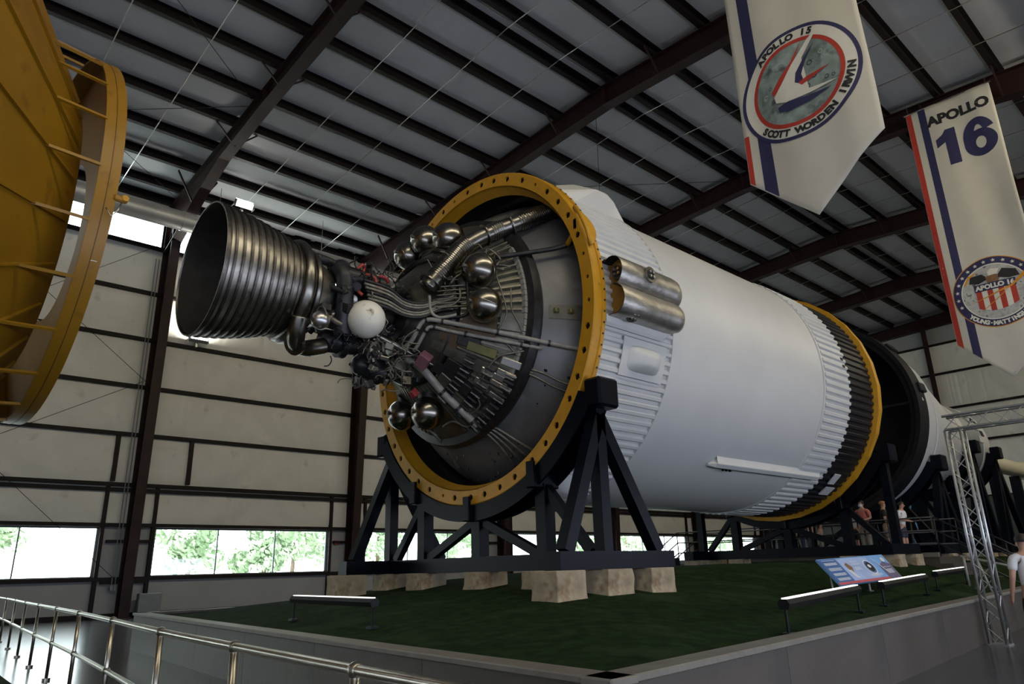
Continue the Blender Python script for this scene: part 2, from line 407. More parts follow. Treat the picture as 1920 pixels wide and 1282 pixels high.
for k in range(-2, 5):   # short rails between jamb and column
    for z in (1.35, 2.95):
        for y in (k*BAY-.55, k*BAY+.55):
            box('short_rail', (XW+.1, y, z), (.18, .62, .12), M['purlin'], wall_left)
bb = box('baseboard_left', (XW+.06, (Y0B+Y1B)/2, .09), (.1, L_, .18), M['purlin']); tag(bb, 'dark steel base angle along the long wall', kind='structure')
# columns: tapered I sections
def column():
    mb = MB(); d0, d1, h = .62, 1.25, 16.9
    def xo(z): return d0+(d1-d0)*z/h
    mb.add([(.05, -.012, 0), (xo(0), -.012, 0), (xo(h), -.012, h), (.05, -.012, h), (.05, .012, 0), (xo(0), .012, 0), (xo(h), .012, h), (.05, .012, h)],
           [(0, 1, 2, 3), (4, 7, 6, 5), (0, 4, 5, 1), (2, 6, 7, 3), (1, 5, 6, 2), (0, 3, 7, 4)])
    mb.bar((xo(0), 0, 0), (xo(h), 0, h), .40, .035, up=(1, 0, 0)); mb.bar((.06, 0, 0), (.06, 0, h+1.6), .40, .035, up=(1, 0, 0))
    mb.box((.36, 0, .02), (.8, .5, .04))
    return mb.build('column', M['maroon'], wall_left)
c0 = column(); c0.location = (XW+.05, RAF[0], 0)
for y in RAF[1:]: link(c0, 'column', wall_left, (XW+.05, y, 0))
# wall cross-bracing rods in the first bay to the left
for a, b in (((-21.9, -8.9, 16.2), (-21.9, -.3, 9.6)), ((-21.9, -8.9, 9.6), (-21.9, -.3, 16.2)), ((-21.9, -9.6, 4.2), (-21.9, -.4, 9.6)), ((-21.9, -9.6, 9.6), (-21.9, -.4, 1.4))):
    mb = MB(); mb.tube([a, b], .012, 6); mb.build('brace_rod', M['purlin'], wall_left)
# windows: frame, two mullions, three panes
for i, k in enumerate(range(-2, 5)):
    wn = empty('window_%d' % (i+1), (XW-.05, k*BAY+5.0, 2.525), kind='structure'); tag(wn, 'strip window of three clear panes between two steel columns')
    mb = MB()
    for z in (-.955, .955): mb.box((0, 0, z), (.1, 8.05, .06))
    for y in (-4.0, 4.0): mb.box((0, y, 0), (.1, .06, 1.95))
    mb.build('window_frame', M['grey'], wn)
    for y in (-1.34, 1.34): box('mullion', (0, y, 0), (.08, .05, 1.86), M['grey'], wn)
    for y in (-2.66, 0, 2.66): box('pane', (-.01, y, 0), (.012, 2.6, 1.86), M['glass'], wn)
    wc = empty('window_%d' % (i+11), (XW-.05, k*BAY+5.1, 16.95), kind='structure'); tag(wc, 'high clerestory window strip under the eave')
    box('pane', (0, 0, 0), (.012, 9.9, 1.6), M['glass'], wc)
    mb = MB()
    for y in (-4.95, 4.95): mb.box((0, y, 0), (.08, .25, 1.6))
    mb.build('window_frame', M['purlin'], wc)

# ---- far end wall
mb = MB(); mb.add([(XW, Y1B, 0), (XR, Y1B, 0), (XR, Y1B, zroof(XR)+.1), (RX, Y1B, zroof(RX)+.1), (XW, Y1B, zroof(XW)+.1),
                   (XW, Y1B+.2, 0), (XR, Y1B+.2, 0), (XR, Y1B+.2, zroof(XR)+.1), (RX, Y1B+.2, zroof(RX)+.1), (XW, Y1B+.2, zroof(XW)+.1)],
                  [(0, 1, 2, 3, 4), (9, 8, 7, 6, 5), (0, 5, 6, 1), (1, 6, 7, 2), (4, 9, 5, 0)])
wall_far = mb.build('wall_far', M['wlow']); tag(wall_far, 'far gable end wall of the hall', kind='structure')
box('wainscot', ((XW+XR)/2, Y1B-.12, 2.75), (XR-XW-.1, .2, 5.5), M['wdark'], wall_far)
CX = [-21.5, -14.2, -6.4, 1.2, 8.0, 13.8]
GF = [5.6, 7.4, 9.6, 12.2, 14.9, 17.2]
for a, b in zip(CX, CX[1:]):
    for r, (za, zb) in enumerate(zip(GF, GF[1:])):
        link(var[(r+int(a)) % 4], 'insulation_panel', wall_far, ((a+b)/2, Y1B-.005, (za+zb)/2), (0, 0, -pi/2), (1, (b-a)/BAY, (zb-za)/2.1))
mb = MB(); W_ = XR-XW-.2; mb.box((0, -.1, 0), (W_, .2, .02)); mb.box((0, -.2, -.06), (W_, .02, .14)); mb.box((0, -.1, -.13), (W_, .2, .015))
gf = mb.build('girt', M['purlin'], wall_far); gf.location = ((XW+XR)/2, Y1B, GF[0])
for z in GF[1:]: link(gf, 'girt', wall_far, ((XW+XR)/2, Y1B, z))
for x in CX:
    h = zroof(x)-.9
    mb = MB(); mb.box((0, -.45, h/2), (.36, .03, h)); mb.box((0, -.2, h/2), (.02, .5, h)); c = mb.build('column', M['maroon'], wall_far); c.location = (x, Y1B, 0)
# ---- right long wall and near end wall (behind the photographer)
wr = box('wall_right', (XR+.1, (Y0B+Y1B)/2, 9.4), (.2, L_, 18.8), M['winsul']); tag(wr, 'long hall wall behind the photographer', kind='structure')
wn_ = box('wall_near', ((XW+XR)/2, Y0B-.1, 9.9), (XR-XW, .2, 19.8), M['winsul']); tag(wn_, 'near gable end wall of the hall', kind='structure')

# ---- round duct under the left eave
mb = MB(); mb.tube([(-19.3, y, 16.28) for y in (-30, 51)], .42, 24)
duct = mb.build('air_duct', M['duct'], None, autosm=True); tag(duct, 'long round grey air duct running below the roof edge', 'duct')
mb = MB(); mb.tube([(0, -.03, 0), (0, .03, 0)], .445, 24); db = mb.build('joint_collar', M['duct'], duct, autosm=True); db.location = (-19.3, -26, 16.28)
for k in range(1, 24): link(db, 'joint_collar', duct, (-19.3, -26+3.2*k, 16.28))
for k in range(0, 16): box('hanger_strap', (-19.3, -24.4+BAY*.5*k, 17.55), (.05, .02, 1.75), M['steel'], duct)

# ---- flood lights
def flood(loc, rx, label, aim, power):
    t = empty('flood_light', loc, 0, label, 'light')
    mb = MB(); mb.box((0, 0, 0), (.34, .85, .22)); h = mb.build('housing', M['grey'], t, bevel=.03); h.rotation_euler = (0, rx, 0)
    box('lens', (0, 0, .118), (.28, .74, .02), M['lamp'], h)
    box('bracket', (-.24, 0, -.2), (.16, .08, .3), M['steel'], t)
    for y in (-.46, .46): box('yoke_arm', (-.1, y, -.1), (.3, .03, .06), M['steel'], t)
    l = bpy.data.lights.new('flood_beam', 'AREA'); l.shape = 'RECTANGLE'; l.size = .28; l.size_y = .74; l.energy = power; l.color = (1, .94, .82)
    o = bpy.data.objects.new('flood_beam', l); COL.objects.link(o); o.location = Vector(loc)+Vector((.05, 0, .3)); o.rotation_euler = aim
    return t
flood((-18.5, 1.9, 17.55), radians(125), 'white flood light hung under the roof above the nozzle', (radians(0), radians(-35), 0), 60)
flood((-21.9, 1.66, 11.95), radians(62), 'small wall flood light on a bracket under the nozzle rim', (radians(180), radians(-25), 0), 120)

# ---- outside: trees and a low fence beyond the glass
def tree(loc, h, s, seed, label):
    rnd = random.Random(seed); t = empty('tree', loc, 0, label, 'tree', 'trees outside the windows')
    mb = MB(); mb.tube([(0, 0, 0), (.1, .05, h*.3), (0, .1, h*.55)], [.22, .17, .1], 8); mb.build('trunk', M['bark'], t)
    mb = MB()
    for i in range(26):
        a = rnd.uniform(0, 6.28); rr = s*sqrt(rnd.random()); z = h*.35+rnd.random()*h*.6
        cx, cy = rr*cos(a), rr*sin(a); br = rnd.uniform(.5, 1.0)*s*.42
        for j in range(70):
            d = Vector((rnd.gauss(0, 1), rnd.gauss(0, 1), rnd.gauss(0, 1))).normalized(); p = Vector((cx, cy, z))+d*br*rnd.uniform(.8, 1.05)
            u = d.cross(Vector((rnd.random(), rnd.random(), rnd.random()))).normalized()*.24; v = d.cross(u)*.9
            mb.add([p-u, p-v*.6, p+u, p+v*.6], [(0, 1, 2, 3)])
    c = mb.build('foliage', M['leaf'], t); c['kind'] = 'stuff'
for i, (x, y, h, s) in enumerate(((-38, -9, 7.5, 3.0), (-46, -3, 6, 2.4), (-42, 9, 6.2, 2.2), (-40, 13.5, 6.0, 2.0), (-47, 19, 7.5, 2.8), (-42, 24, 8, 2.6), (-44, 33, 7, 3), (-40, 46, 7.5, 3.2), (-45, 60, 8, 3.4), (-42, 75, 8, 3.2))):
    tree((x, y, -.1), h, s, i, 'green leafy tree on the paving outside the '+('window left of the tall wall column' if y < 0 else 'window below the nozzle' if y < 15 else 'windows behind the steel cradles'))
fe = empty('yard_fence', (-56, 20, -.1), 0, 'thin pale fence across the yard outside the windows', 'fence')
for z in (.9, 1.7): box('rail', (0, 0, z), (.08, 110, .08), M['bark'], fe)
for k in range(-18, 19): box('post', (0, k*3, .9), (.1, .1, 1.8), M['bark'], fe)

# ================================================================ MOUND, RETAINING WALL
# retaining wall plan: front-left corner A, front-right corner B, right side going back to C
A_, B_, C_ = Vector((-7.57, -3.58, 0)), Vector((7.24, -4.62, 0)), Vector((4.2, 31., 0)); HW, TW = .76, .22
def rside(y): return B_.x+(C_.x-B_.x)*(y-B_.y)/(C_.y-B_.y)
def fside(x): return A_.y+(B_.y-A_.y)*(x-A_.x)/(B_.x-A_.x)
def mound_z(x, y):
    d = [(rside(y)-TW-x)*(1+.12*max(0, y-3)), y-fside(x)-TW, (x-A_.x-TW)*1.15]
    k = 2.2; sm = -math.log(sum(math.exp(-k*max(q, -.2)) for q in d))/k
    sm = max(sm, 0)
    z = .66+.125*sm
    return min(z, 1.30+.16*(1-math.exp(-max(z-1.30, 0)/.16))) if z > 1.30 else z
mb = MB(); NU, NV = 70, 120
def mfn(u, v):
    yy = -4.6+v*(35.4); x0, x1 = A_.x+.1, rside(yy)-.1
    x = x0+(x1-x0)*u; y = max(yy, fside(x)+.1)
    return (x, y, mound_z(x, y)+.012*sin(x*2.1+y*1.3)*sin(x*.9-y*1.7))
mb.grid(mfn, NU, NV)
nb = len(mb.v); low = [(p[0], p[1], .0) for p in mb.v]
mound = mb.build('turf_mound', M['turf'], None, smooth=True); tag(mound, 'gently raised mound covered with dark green artificial turf', kind='structure')
rw = empty('retaining_wall', (0, 0, 0), 0, 'low pale concrete wall holding back the turf mound', kind='structure')
def wall_run(a, b, n):
    d = (b-a); ln = d.length; d.normalize(); nrm = Vector((-d.y, d.x, 0))
    for i in range(n):
        p, q = a+d*(ln*i/n+.004), a+d*(ln*(i+1)/n-.004); c = (p+q)/2+nrm*TW/2
        mb = MB(); mb.box((0, 0, 0), ((q-p).length, TW, HW-.06)); o = mb.build('wall_section', M['conc'], rw); o.location = (c.x, c.y, (HW-.06)/2); o.rotation_euler.z = atan2(d.y, d.x)
    c = (a+b)/2+nrm*TW/2
    mb = MB(); mb.box((0, 0, 0), (ln+.06, TW+.06, .06)); o = mb.build('coping', M['coping'], rw, bevel=.012); o.location = (c.x, c.y, HW-.03); o.rotation_euler.z = atan2(d.y, d.x)
wall_run(A_, B_, 6); wall_run(B_, Vector((rside(12.8), 12.8, 0)), 6); wall_run(Vector((rside(15.6), 15.6, 0)), C_, 5)
D_ = Vector((-7.57, 31, 0)); wall_run(Vector((-7.57, 12.8, 0)), A_, 6); wall_run(D_, Vector((-7.57, 15.6, 0)), 5); wall_run(C_, D_, 4)
# second turf bed in the near left corner, in front of the railing
mb = MB()
mb.grid(lambda u, v: (-18+u*17.6, -13.5+v*(7.0+.55*(1-u)), .02+.10*min(1, 6*min(v, 1-v, u, 1-u))), 30, 20)
tb = mb.build('turf_bed', M['turf'], None, smooth=True); tag(tb, 'flat strip of dark green turf in front of the pipe railing', kind='structure')

# ================================================================ ROCKET STAGE (axis along Y at x=0, z=ZC)
RS = empty('rocket_stage', (0, 0, ZC), 0, 'white rocket stage lying on its side with an exposed engine and yellow end rings', 'rocket stage')
def pol(r, deg, y): a = radians(deg); return Vector((r*cos(a), y, r*sin(a)))
def corrugated(name, m, y0, y1, r0, r1, n, parent, duty=.5, ya=None):
    """shell with hat-section stringers running lengthwise"""
    mb = MB(); pr_ = []
    for k in range(n):
        for fr, r in ((0, r0), (.16, r1), (duty, r1), (duty+.16, r0)):
            pr_.append((2*pi*(k+fr)/n, r))
    m_ = len(pr_)
    for y in (y0, y1):
        for a, r in pr_: mb.v.append((r*cos(a), y, r*sin(a)))
    for j in range(m_): mb.f.append((j, (j+1) % m_, m_+(j+1) % m_, m_+j)); mb.mi.append(0)
    # close the ends of the stringers
    for e, y in ((0, y0), (1, y1)):
        b = len(mb.v)
        for a, r in pr_: mb.v.append((r0*.995*cos(a), y, r0*.995*sin(a)))
        for j in range(m_): mb.f.append((e*m_+j, e*m_+(j+1) % m_, b+(j+1) % m_, b+j)); mb.mi.append(0)
    return mb.build(name, m, parent)
corrugated('aft_skirt', M['skirt'], .26, 2.36, 3.300, 3.345, 120, RS)
mb = MB(); mb.lathe([(3.30, 2.34), (3.352, 2.34), (3.352, 2.41), (3.302, 2.43), (3.302, 8.74), (3.33, 8.75), (3.33, 8.82), (3.30, 8.83)], 144)
mb.build('tank_barrel', M['white'], RS, autosm=True)
corrugated('forward_skirt', M['skirt'], 8.82, 10.25, 3.300, 3.350, 108, RS)
corrugated('instrument_section', M['blackgrey'], 10.25, 11.72, 3.300, 3.345, 108, RS)
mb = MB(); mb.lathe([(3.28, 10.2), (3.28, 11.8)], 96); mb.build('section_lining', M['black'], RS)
# black stencil-like notches on the forward skirt edge
for deg in (8, 4.5): 
    o = box('vent_slot', pol(3.356, deg, 10.0), (.02, .12, .07), M['black'], RS); o.rotation_euler = (0, -radians(deg), 0)
for deg, y, ly, lz in ((-48.5, 10.9, .34, .34), (-56, 11.1, .5, .3)):
    o = box('access_panel', pol(3.36, deg, y), (.03, ly, lz), M['white'], RS); o.rotation_euler = (0, -radians(deg), 0)
# forward yellow ring: faceted flange, wider in the middle of each side
mb = MB(); n = 32
for k in range(n):
    a0, a1 = 2*pi*k/n, 2*pi*(k+1)/n
    def pt(a, r, y): return (r*cos(a), y, r*sin(a))
    def w_(a): return .20+.22*abs(cos(1.0*(a+.05)))**3
    q = []
    for a in (a0, a1):
        q += [pt(a, 3.36, 11.70), pt(a, 3.47, 11.72), pt(a, 3.47, 11.72+w_(a)*.5), pt(a, 3.40, 11.72+w_(a)), pt(a, 3.22, 11.72+w_(a)), pt(a, 3.22, 11.70)]
    mb.add(q, [(i, (i+1) % 6, 6+(i+1) % 6, 6+i) for i in range(6)])
mb.build('forward_ring', M['yellow'], RS)
# aft yellow ring with bolt holes cut through the face
def holed_ring(name, r0, r1, rh, hole, y, th, n, m, parent):
    mb = MB(); rnd = random.Random(4)
    for k in range(n):
        a0, a1 = 2*pi*k/n, 2*pi*(k+1)/n; am = (a0+a1)/2+rnd.uniform(-.012, .012)
        outer = []
        for (a, r) in ((a0, r0), (am, r0), (a1, r0), (a1, rh), (a1, r1), (am, r1), (a0, r1), (a0, rh)): outer.append((r*cos(a), r*sin(a)))
        hr = hole*(.62 if rnd.random() < .18 else 1); inner = []
        for j in range(8):
            t = am-pi+ (-pi/4) + j*0
            inner.append(None)
        cx, cz = rh*cos(am), rh*sin(am)
        for j, (x, z) in enumerate(outer):
            d = Vector((x-cx, z-cz)).normalized(); inner[j] = (cx+d.x*hr, cz+d.y*hr)
        vs = [(x, y, z) for x, z in outer]+[(x, y, z) for x, z in inner]+[(x, y+th, z) for x, z in outer]+[(x, y+th, z) for x, z in inner]
        fs = []
        for j in range(8):
            j2 = (j+1) % 8; fs += [(j, j2, 8+j2, 8+j), (16+j, 24+j, 24+j2, 16+j2), (8+j, 8+j2, 24+j2, 24+j)]
        mb.add(vs, fs)
    return mb.build(name, m, parent)
ar = holed_ring('aft_ring', 3.15, 3.405, 3.285, .064, 0, .035, 46, M['yellow'], RS)
mb = MB(); mb.lathe([(3.15, .0), (3.15, .05), (3.10, .16), (3.06, .26), (3.03, .26), (3.09, .14), (3.13, .035)], 112); mb.build('inner_flange', M['yellow'], RS, autosm=True)
mb = MB(); mb.lathe([(3.405, .0), (3.425, .02), (3.425, .11), (3.405, .12), (3.405, .20), (3.43, .21), (3.43, .29), (3.35, .30)], 112); mb.build('outer_rim', M['yellow'], RS, autosm=True)
mb = MB(); mb.lathe([(3.15, .04), (3.40, .05)], 96); mb.build('ring_backing', M['black'], RS)
mb = MB(); mb.box((0, 0, 0), (.012, .03, .03)); bo = mb.build('rim_bolt', M['dkmetal'], ar); 
for k in range(110):
    d = -172+k*3.3; p = pol(3.436, d, .25); r_ = (0, -radians(d), 0)
    if k == 0: bo.location = p; bo.rotation_euler = r_
    else: link(bo, 'rim_bolt', ar, p, r_)
# bulged lifting plate on the ring, upper right
mb = MB()
def lp(u, v):
    a = radians(14+16*v); bl = sin(pi*v)**.8
    return (3.43*cos(a)+.0*u, .12+(.10+.22*bl)*u, 3.43*sin(a)) if False else ((3.432+.012*bl)*cos(a), .10+.24*bl*u+.03*u, (3.432+.012*bl)*sin(a))
mb.grid(lp, 4, 14); mb.build('lifting_plate', M['yellow'], RS, solid=.02)
mb = MB(); mb.tube([pol(3.46, 13, .04), pol(3.52, 18, -.02), pol(3.52, 24, -.02), pol(3.46, 29, .06)], .035, 8); mb.build('lifting_bar', M['yellow'], RS, smooth=True)
# inside of the skirt, dome, thrust cone
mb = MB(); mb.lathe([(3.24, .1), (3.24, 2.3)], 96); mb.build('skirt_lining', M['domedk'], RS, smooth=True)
mb = MB(); mb.lathe([(3.25, .9), (3.25, 1.0), (3.14, 1.0), (3.14, .9), (3.25, .9)], 96); mb.build('skirt_frame', M['domedk'], RS)
mb = MB(); prof = []
for i in range(15):
    r = 2.15+(3.24-2.15)*i/14; prof.append((r, 2.3-sqrt(max(3.30**2-r*r, 0))))
mb.lathe(prof, 96); mb.build('tank_dome', M['dome'], RS, smooth=True)
def cz(r): return -.25-(2.2-r)
mb = MB(); mb.lathe([(2.2, -.25), (.7, -1.75), (.45, -1.85), (0.001, -1.87)], 72); mb.build('thrust_cone', M['cone'], RS, autosm=True)
mb = MB(); mb.lathe([(2.14, -.40), (2.30, -.34), (2.34, -.20), (2.28, -.10), (2.14, -.14)], 72); mb.build('cone_base_ring', M['dkmetal'], RS, autosm=True)
mb = MB(); mb.lathe([(1.20, -1.30), (1.24, -1.36), (1.28, -1.30), (1.26, -1.20)], 64); mb.build('cone_middle_ring', M['dkmetal'], RS, autosm=True)
mb = MB(); a, b = pol(1.28, 0, cz(1.28)-.03), pol(2.12, 0, cz(2.12)-.03); mb.bar(a, b, .035, .09, up=(1, -1, 0)); rib = mb.build('stringer', M['rib'], RS)
for k in range(1, 84): link(rib, 'stringer', RS, None, (0, 2*pi*k/84, 0))
# panels bridging groups of stringers
rnd = random.Random(12)
def cone_panel(name, d0, d1, r0, r1, off, m):
    mb = MB()
    def f(u, v):
        a = radians(d0+(d1-d0)*u); r = r0+(r1-r0)*v; return ((r+off*.7)*cos(a), cz(r)-off*.7, (r+off*.7)*sin(a))
    mb.grid(f, 5, 2); return mb.build(name, m, RS, solid=.02)
for d0, d1, r0, r1, m in ((-24, -10, 1.3, 1.75, 'bronze'), (-33, -20, 1.05, 1.5, 'bronze'), (-44, -36, 1.0, 1.9, 'cone'), (60, 95, 1.4, 2.1, 'cone'), (-100, -80, 1.4, 2.1, 'bronze'), (-16, -7, 1.78, 2.08, 'cone'), (118, 150, 1.3, 2.1, 'cone'), (-62, -52, 1.2, 2.0, 'dkmetal')):
    cone_panel('cover_panel', d0, d1, r0, r1, .09, M[m])
# pale bracket rail with fasteners at the outer ends of the stringers
for d0 in (-38, -26, -14, -2, 10, 22):
    for j in range(4):
        dd = d0+j*3; p = pol(2.13, dd, cz(2.13)-.10); o = box('end_fitting', p, (.09, .06, .10), M['pipe'], RS); o.rotation_euler = (0, -radians(dd), 0)
# electronics boxes on the cone
def on_cone_box(name, p, d, m):
    deg = math.degrees(atan2(p[2], p[0])); a = radians(deg)
    y = Vector((-cos(a), -1, -sin(a))).normalized()      # outward normal of the cone is (radial, -Y)
    nrm = Vector((cos(a), -1, sin(a))).normalized(); along = Vector((cos(a), 1, sin(a))).normalized(); tan = nrm.cross(along)
    o = box(name, Vector(p)+nrm*d[2]*.5, d, M[m], RS, bevel=.012); R = Matrix((along, tan, nrm)).transposed(); o.rotation_euler = R.to_euler(); return o
for p, d, m in (((1.28, -1.02, -.68), (.42, .20, .10), 'dkmetal'), ((1.42, -.83, -.83), (.55, .16, .12), 'green'), ((.96, -1.01, -1.1), (.5, .22, .10), 'dkmetal'),
                ((1.21, -.66, -1.35), (.30, .13, .12), 'alu'), ((1.42, -.58, -1.23), (.46, .11, .12), 'alu'), ((1.46, -.43, -1.42), (.44, .10, .12), 'foil'),
                ((1.07, -.61, -1.52), (.35, .13, .14), 'dkmetal'), ((1.32, -.37, -1.63), (.42, .12, .10), 'foil'), ((1.74, -.42, -1.08), (.38, .14, .12), 'alu'),
                ((1.61, -.43, -1.25), (.36, .12, .12), 'foil'), ((1.19, -.46, -1.61), (.30, .15, .12), 'dkmetal'), ((1.03, -1.25, -.66), (.3, .2, .08), 'bronze'), ((.65, -1.02, -1.29), (.4, .26, .1), 'cone'), ((.89, -.84, -1.36), (.36, .2, .14), 'dkmetal')):
    on_cone_box('equipment_box', p, d, m)
rb = on_cone_box('tag_box', (.69, -1.55, -.95), (.22, .26, .24), 'pink')
on_cone_box('tag_box', (.25, -1.45, -1.45), (.14, .12, .14), 'red')
# pipes
PIPES = {
 'feed': [(2.15, .9, 2.40), (2.01, .64, 2.25), (1.85, -.06, 1.84), (1.54, -.55, 1.57), (1.38, -.88, 1.37), (1.23, -1.2, 1.08), (1.14, -1.52, .64), (1.02, -1.78, .25)],
 'white1': [(2.95, .6, -.98), (2.68, .35, -.91), (2.2, -.31, -.74), (1.74, -.91, -.57), (1.16, -1.53, -.37), (.98, -1.72, -.33), (.86, -1.80, -.40), (.62, -1.83, -.67), (.27, -1.89, -.81)],
 'white2': [(2.24, -.15, -.88), (1.75, -.79, -.72), (1.22, -1.34, -.54), (.97, -1.62, -.44), (.86, -1.68, -.50), (.58, -1.71, -.78), (.31, -1.74, -.9)]}
fd = smooth_path(PIPES['feed'], 8)
mb = MB(); mb.tube(fd, .165, 20); feed = mb.build('feed_duct', M['chrome'], RS, smooth=True)
mb = MB(); mb.tube([(0, 0, -.013), (0, 0, .013)], .178, 20); cv = mb.build('bellows_ring', M['chrome'], feed, smooth=False)
def ring_at(o, name, path, i, parent, sc=1., first=False):
    t = (path[min(i+1, len(path)-1)]-path[max(i-1, 0)]).normalized(); e = t.to_track_quat('Z', 'Y').to_euler()
    if first: o.location = path[i]; o.rotation_euler = e; o.scale = (sc, sc, 1)
    else: link(o, name, parent, path[i], e, (sc, sc, 1))
dense = smooth_path(PIPES['feed'], 40); dl = [0]
for a, b in zip(dense, dense[1:]): dl.append(dl[-1]+(b-a).length)
def at_len(s): 
    for i, v in enumerate(dl):
        if v >= s: return i
    return len(dl)-1
tot = dl[-1]; fst = True; s_ = .45
while s_ < tot-.05:
    fr = s_/tot
    if .10 < fr < .36 or .44 < fr < .52 or .66 < fr < .93:
        ring_at(cv, 'bellows_ring', dense, at_len(s_), feed, 1., fst); fst = False
    s_ += .045
for fr, sc in ((.40, 1.28), (.55, 1.2), (.965, 1.3)):
    ring_at(cv, 'flange', dense, at_len(fr*tot), feed, sc)
def pipe(name, pts, r, m, k=5, n=8, parent=None):
    mb = MB(); mb.tube(smooth_path(pts, k), r, n); return mb.build(name, M[m], parent or RS, smooth=True)
w1 = pipe('pale_pipe', PIPES['white1'], .042, 'pipe'); w2 = pipe('pale_pipe', PIPES['white2'], .034, 'pipe')
mb = MB(); mb.tube([(0, 0, -.02), (0, 0, .02)], .058, 10); pc = mb.build('pipe_clamp', M['dkmetal'], w1)
fst = True
for path, par in ((PIPES['white1'], w1), (PIPES['white2'], w2)):
    dn = smooth_path(path, 12)
    for i in range(6, len(dn)-6, 14): ring_at(pc, 'pipe_clamp', dn, i, par, 1., fst); fst = False
st_ = pipe('support_rod', [(2.72, .30, 1.14), (2.47, .06, 1.04), (2.06, -.43, .94), (1.80, -.80, .86)], .045, 'dkmetal')
pipe('rod_end_fork', [(3.08, .10, 1.24), (2.9, .12, 1.18), (2.66, .22, 1.11)], .05, 'yellow')
o = box('fork_bracket', (3.06, .06, 1.30), (.10, .12, .22), M['yellow'], RS, bevel=.015)
tp = pipe('cable_conduit', [(.30, -1.72, -.88), (.49, -1.5, -1.08), (.58, -1.09, -1.49), (.67, -.79, -1.76), (.76, -.42, -2.06)], .075, 'pipe')
for i, p in enumerate(((.40, -1.6, -.98), (.58, -1.09, -1.49), (.67, -.79, -1.76), (.74, -.5, -1.99))):
    link(pc, 'conduit_clamp', tp, p, Vector((.35, .8, -.9)).to_track_quat('Z', 'Y').to_euler(), (1.55, 1.55, 1.4))
for L in ([(.73, -.4, -2.06), (.76, -.17, -2.18), (.83, .16, -2.46), (.75, .53, -2.75)], [(.73, -.4, -2.06), (.83, -.18, -2.15), (.94, .14, -2.4), (.94, .52, -2.67)],
          [(.73, -.4, -2.06), (.9, -.18, -2.12), (1.05, .13, -2.35), (1.12, .5, -2.6)], [(.73, -.4, -2.06), (.96, -.18, -2.09), (1.15, .12, -2.3), (1.29, .5, -2.52)]):
    pipe('cable_run', [p if i == 0 else (p[0], p[1]-.03, p[2]) for i, p in enumerate(L)], .028, 'wire')
for L, r in (([(1.08, -.75, -1.54), (1.04, -.59, -1.75), (.76, -.62, -1.86), (.62, -.81, -1.71), (.67, -.91, -1.58)], .02),
          ([(2.11, -.22, -.88), (1.87, -.53, -.95), (1.68, -.67, -.99), (1.47, -.75, -1.17), (1.24, -.75, -1.42)], .02), ([(1.97, -.12, -1.28), (1.89, -.23, -1.18), (1.89, -.48, -.93), (1.8, -.64, -.73)], .022),
          ([(1.95, -.16, -1.2), (2.1, .02, -1.28), (2.25, .27, -1.42), (2.42, .5, -1.53)], .022), ([(1.9, -.17, -1.27), (2.04, .02, -1.39), (2.15, .23, -1.51), (2.32, .5, -1.63)], .022),
          ([(1.79, -.76, -.55), (1.92, -.68, -.27), (1.9, -.72, .03), (1.83, -.77, .35), (1.7, -.78, .71)], .014), ([(2.07, -.38, -.75), (2.07, -.5, -.48), (2., -.62, -.18), (1.99, -.62, .23)], .014),
          ([(.88, -1.8, .03), (1.09, -1.6, -.09), (1.25, -1.42, -.07), (1.37, -1.31, .05), (1.36, -1.3, .26)], .022), ([(1.69, -.69, 1.06), (1.8, -.69, .86), (1.78, -.78, .68), (1.89, -.69, .61)], .02),
          ([(-.01, -.64, -1.98), (.34, -.66, -1.94), (.54, -.5, -2.06), (.76, -.49, -1.99)], .02), ([(-.63, -.64, -1.88), (-.43, -.52, -2.06), (-.53, -.12, -2.33), (-.72, .32, -2.65)], .035)):
    pipe('small_pipe', L, r, 'wire', n=6)
# strip of brackets with round inserts on the dome, and dome patches
for r, d in ((2.45, -4), (2.62, -4.2), (2.8, -4.3), (2.98, -4.4)):
    y = 2.3-sqrt(3.30**2-r*r); o = box('dome_bracket', pol(r, d, y-.03), (.10, .10, .10), M['green'], RS, bevel=.02)
mb = MB()
def dp(u, v):
    r = 2.36+.72*u; a = radians(-7.5+6*v); y = 2.3-sqrt(3.30**2-r*r); return (r*cos(a), y-.02, r*sin(a))
mb.grid(dp, 6, 3); mb.build('dome_strip', M['cone'], RS, solid=.01)
mb = MB(); mb.box((0, 0, 0), (.05, .02, .03)); stud = mb.build('dome_stud', M['dkmetal'], RS); rnd = random.Random(5); fst = True
for k in range(46):
    d = rnd.uniform(-110, -28); r = rnd.uniform(2.42, 3.05); y = 2.3-sqrt(3.30**2-r*r); p = pol(r, d, y-.012)
    if fst: stud.location = p; fst = False
    else: link(stud, 'dome_stud', RS, p, (rnd.uniform(0, .6), -radians(d), 0), [rnd.uniform(.6, 1.5)]*3)
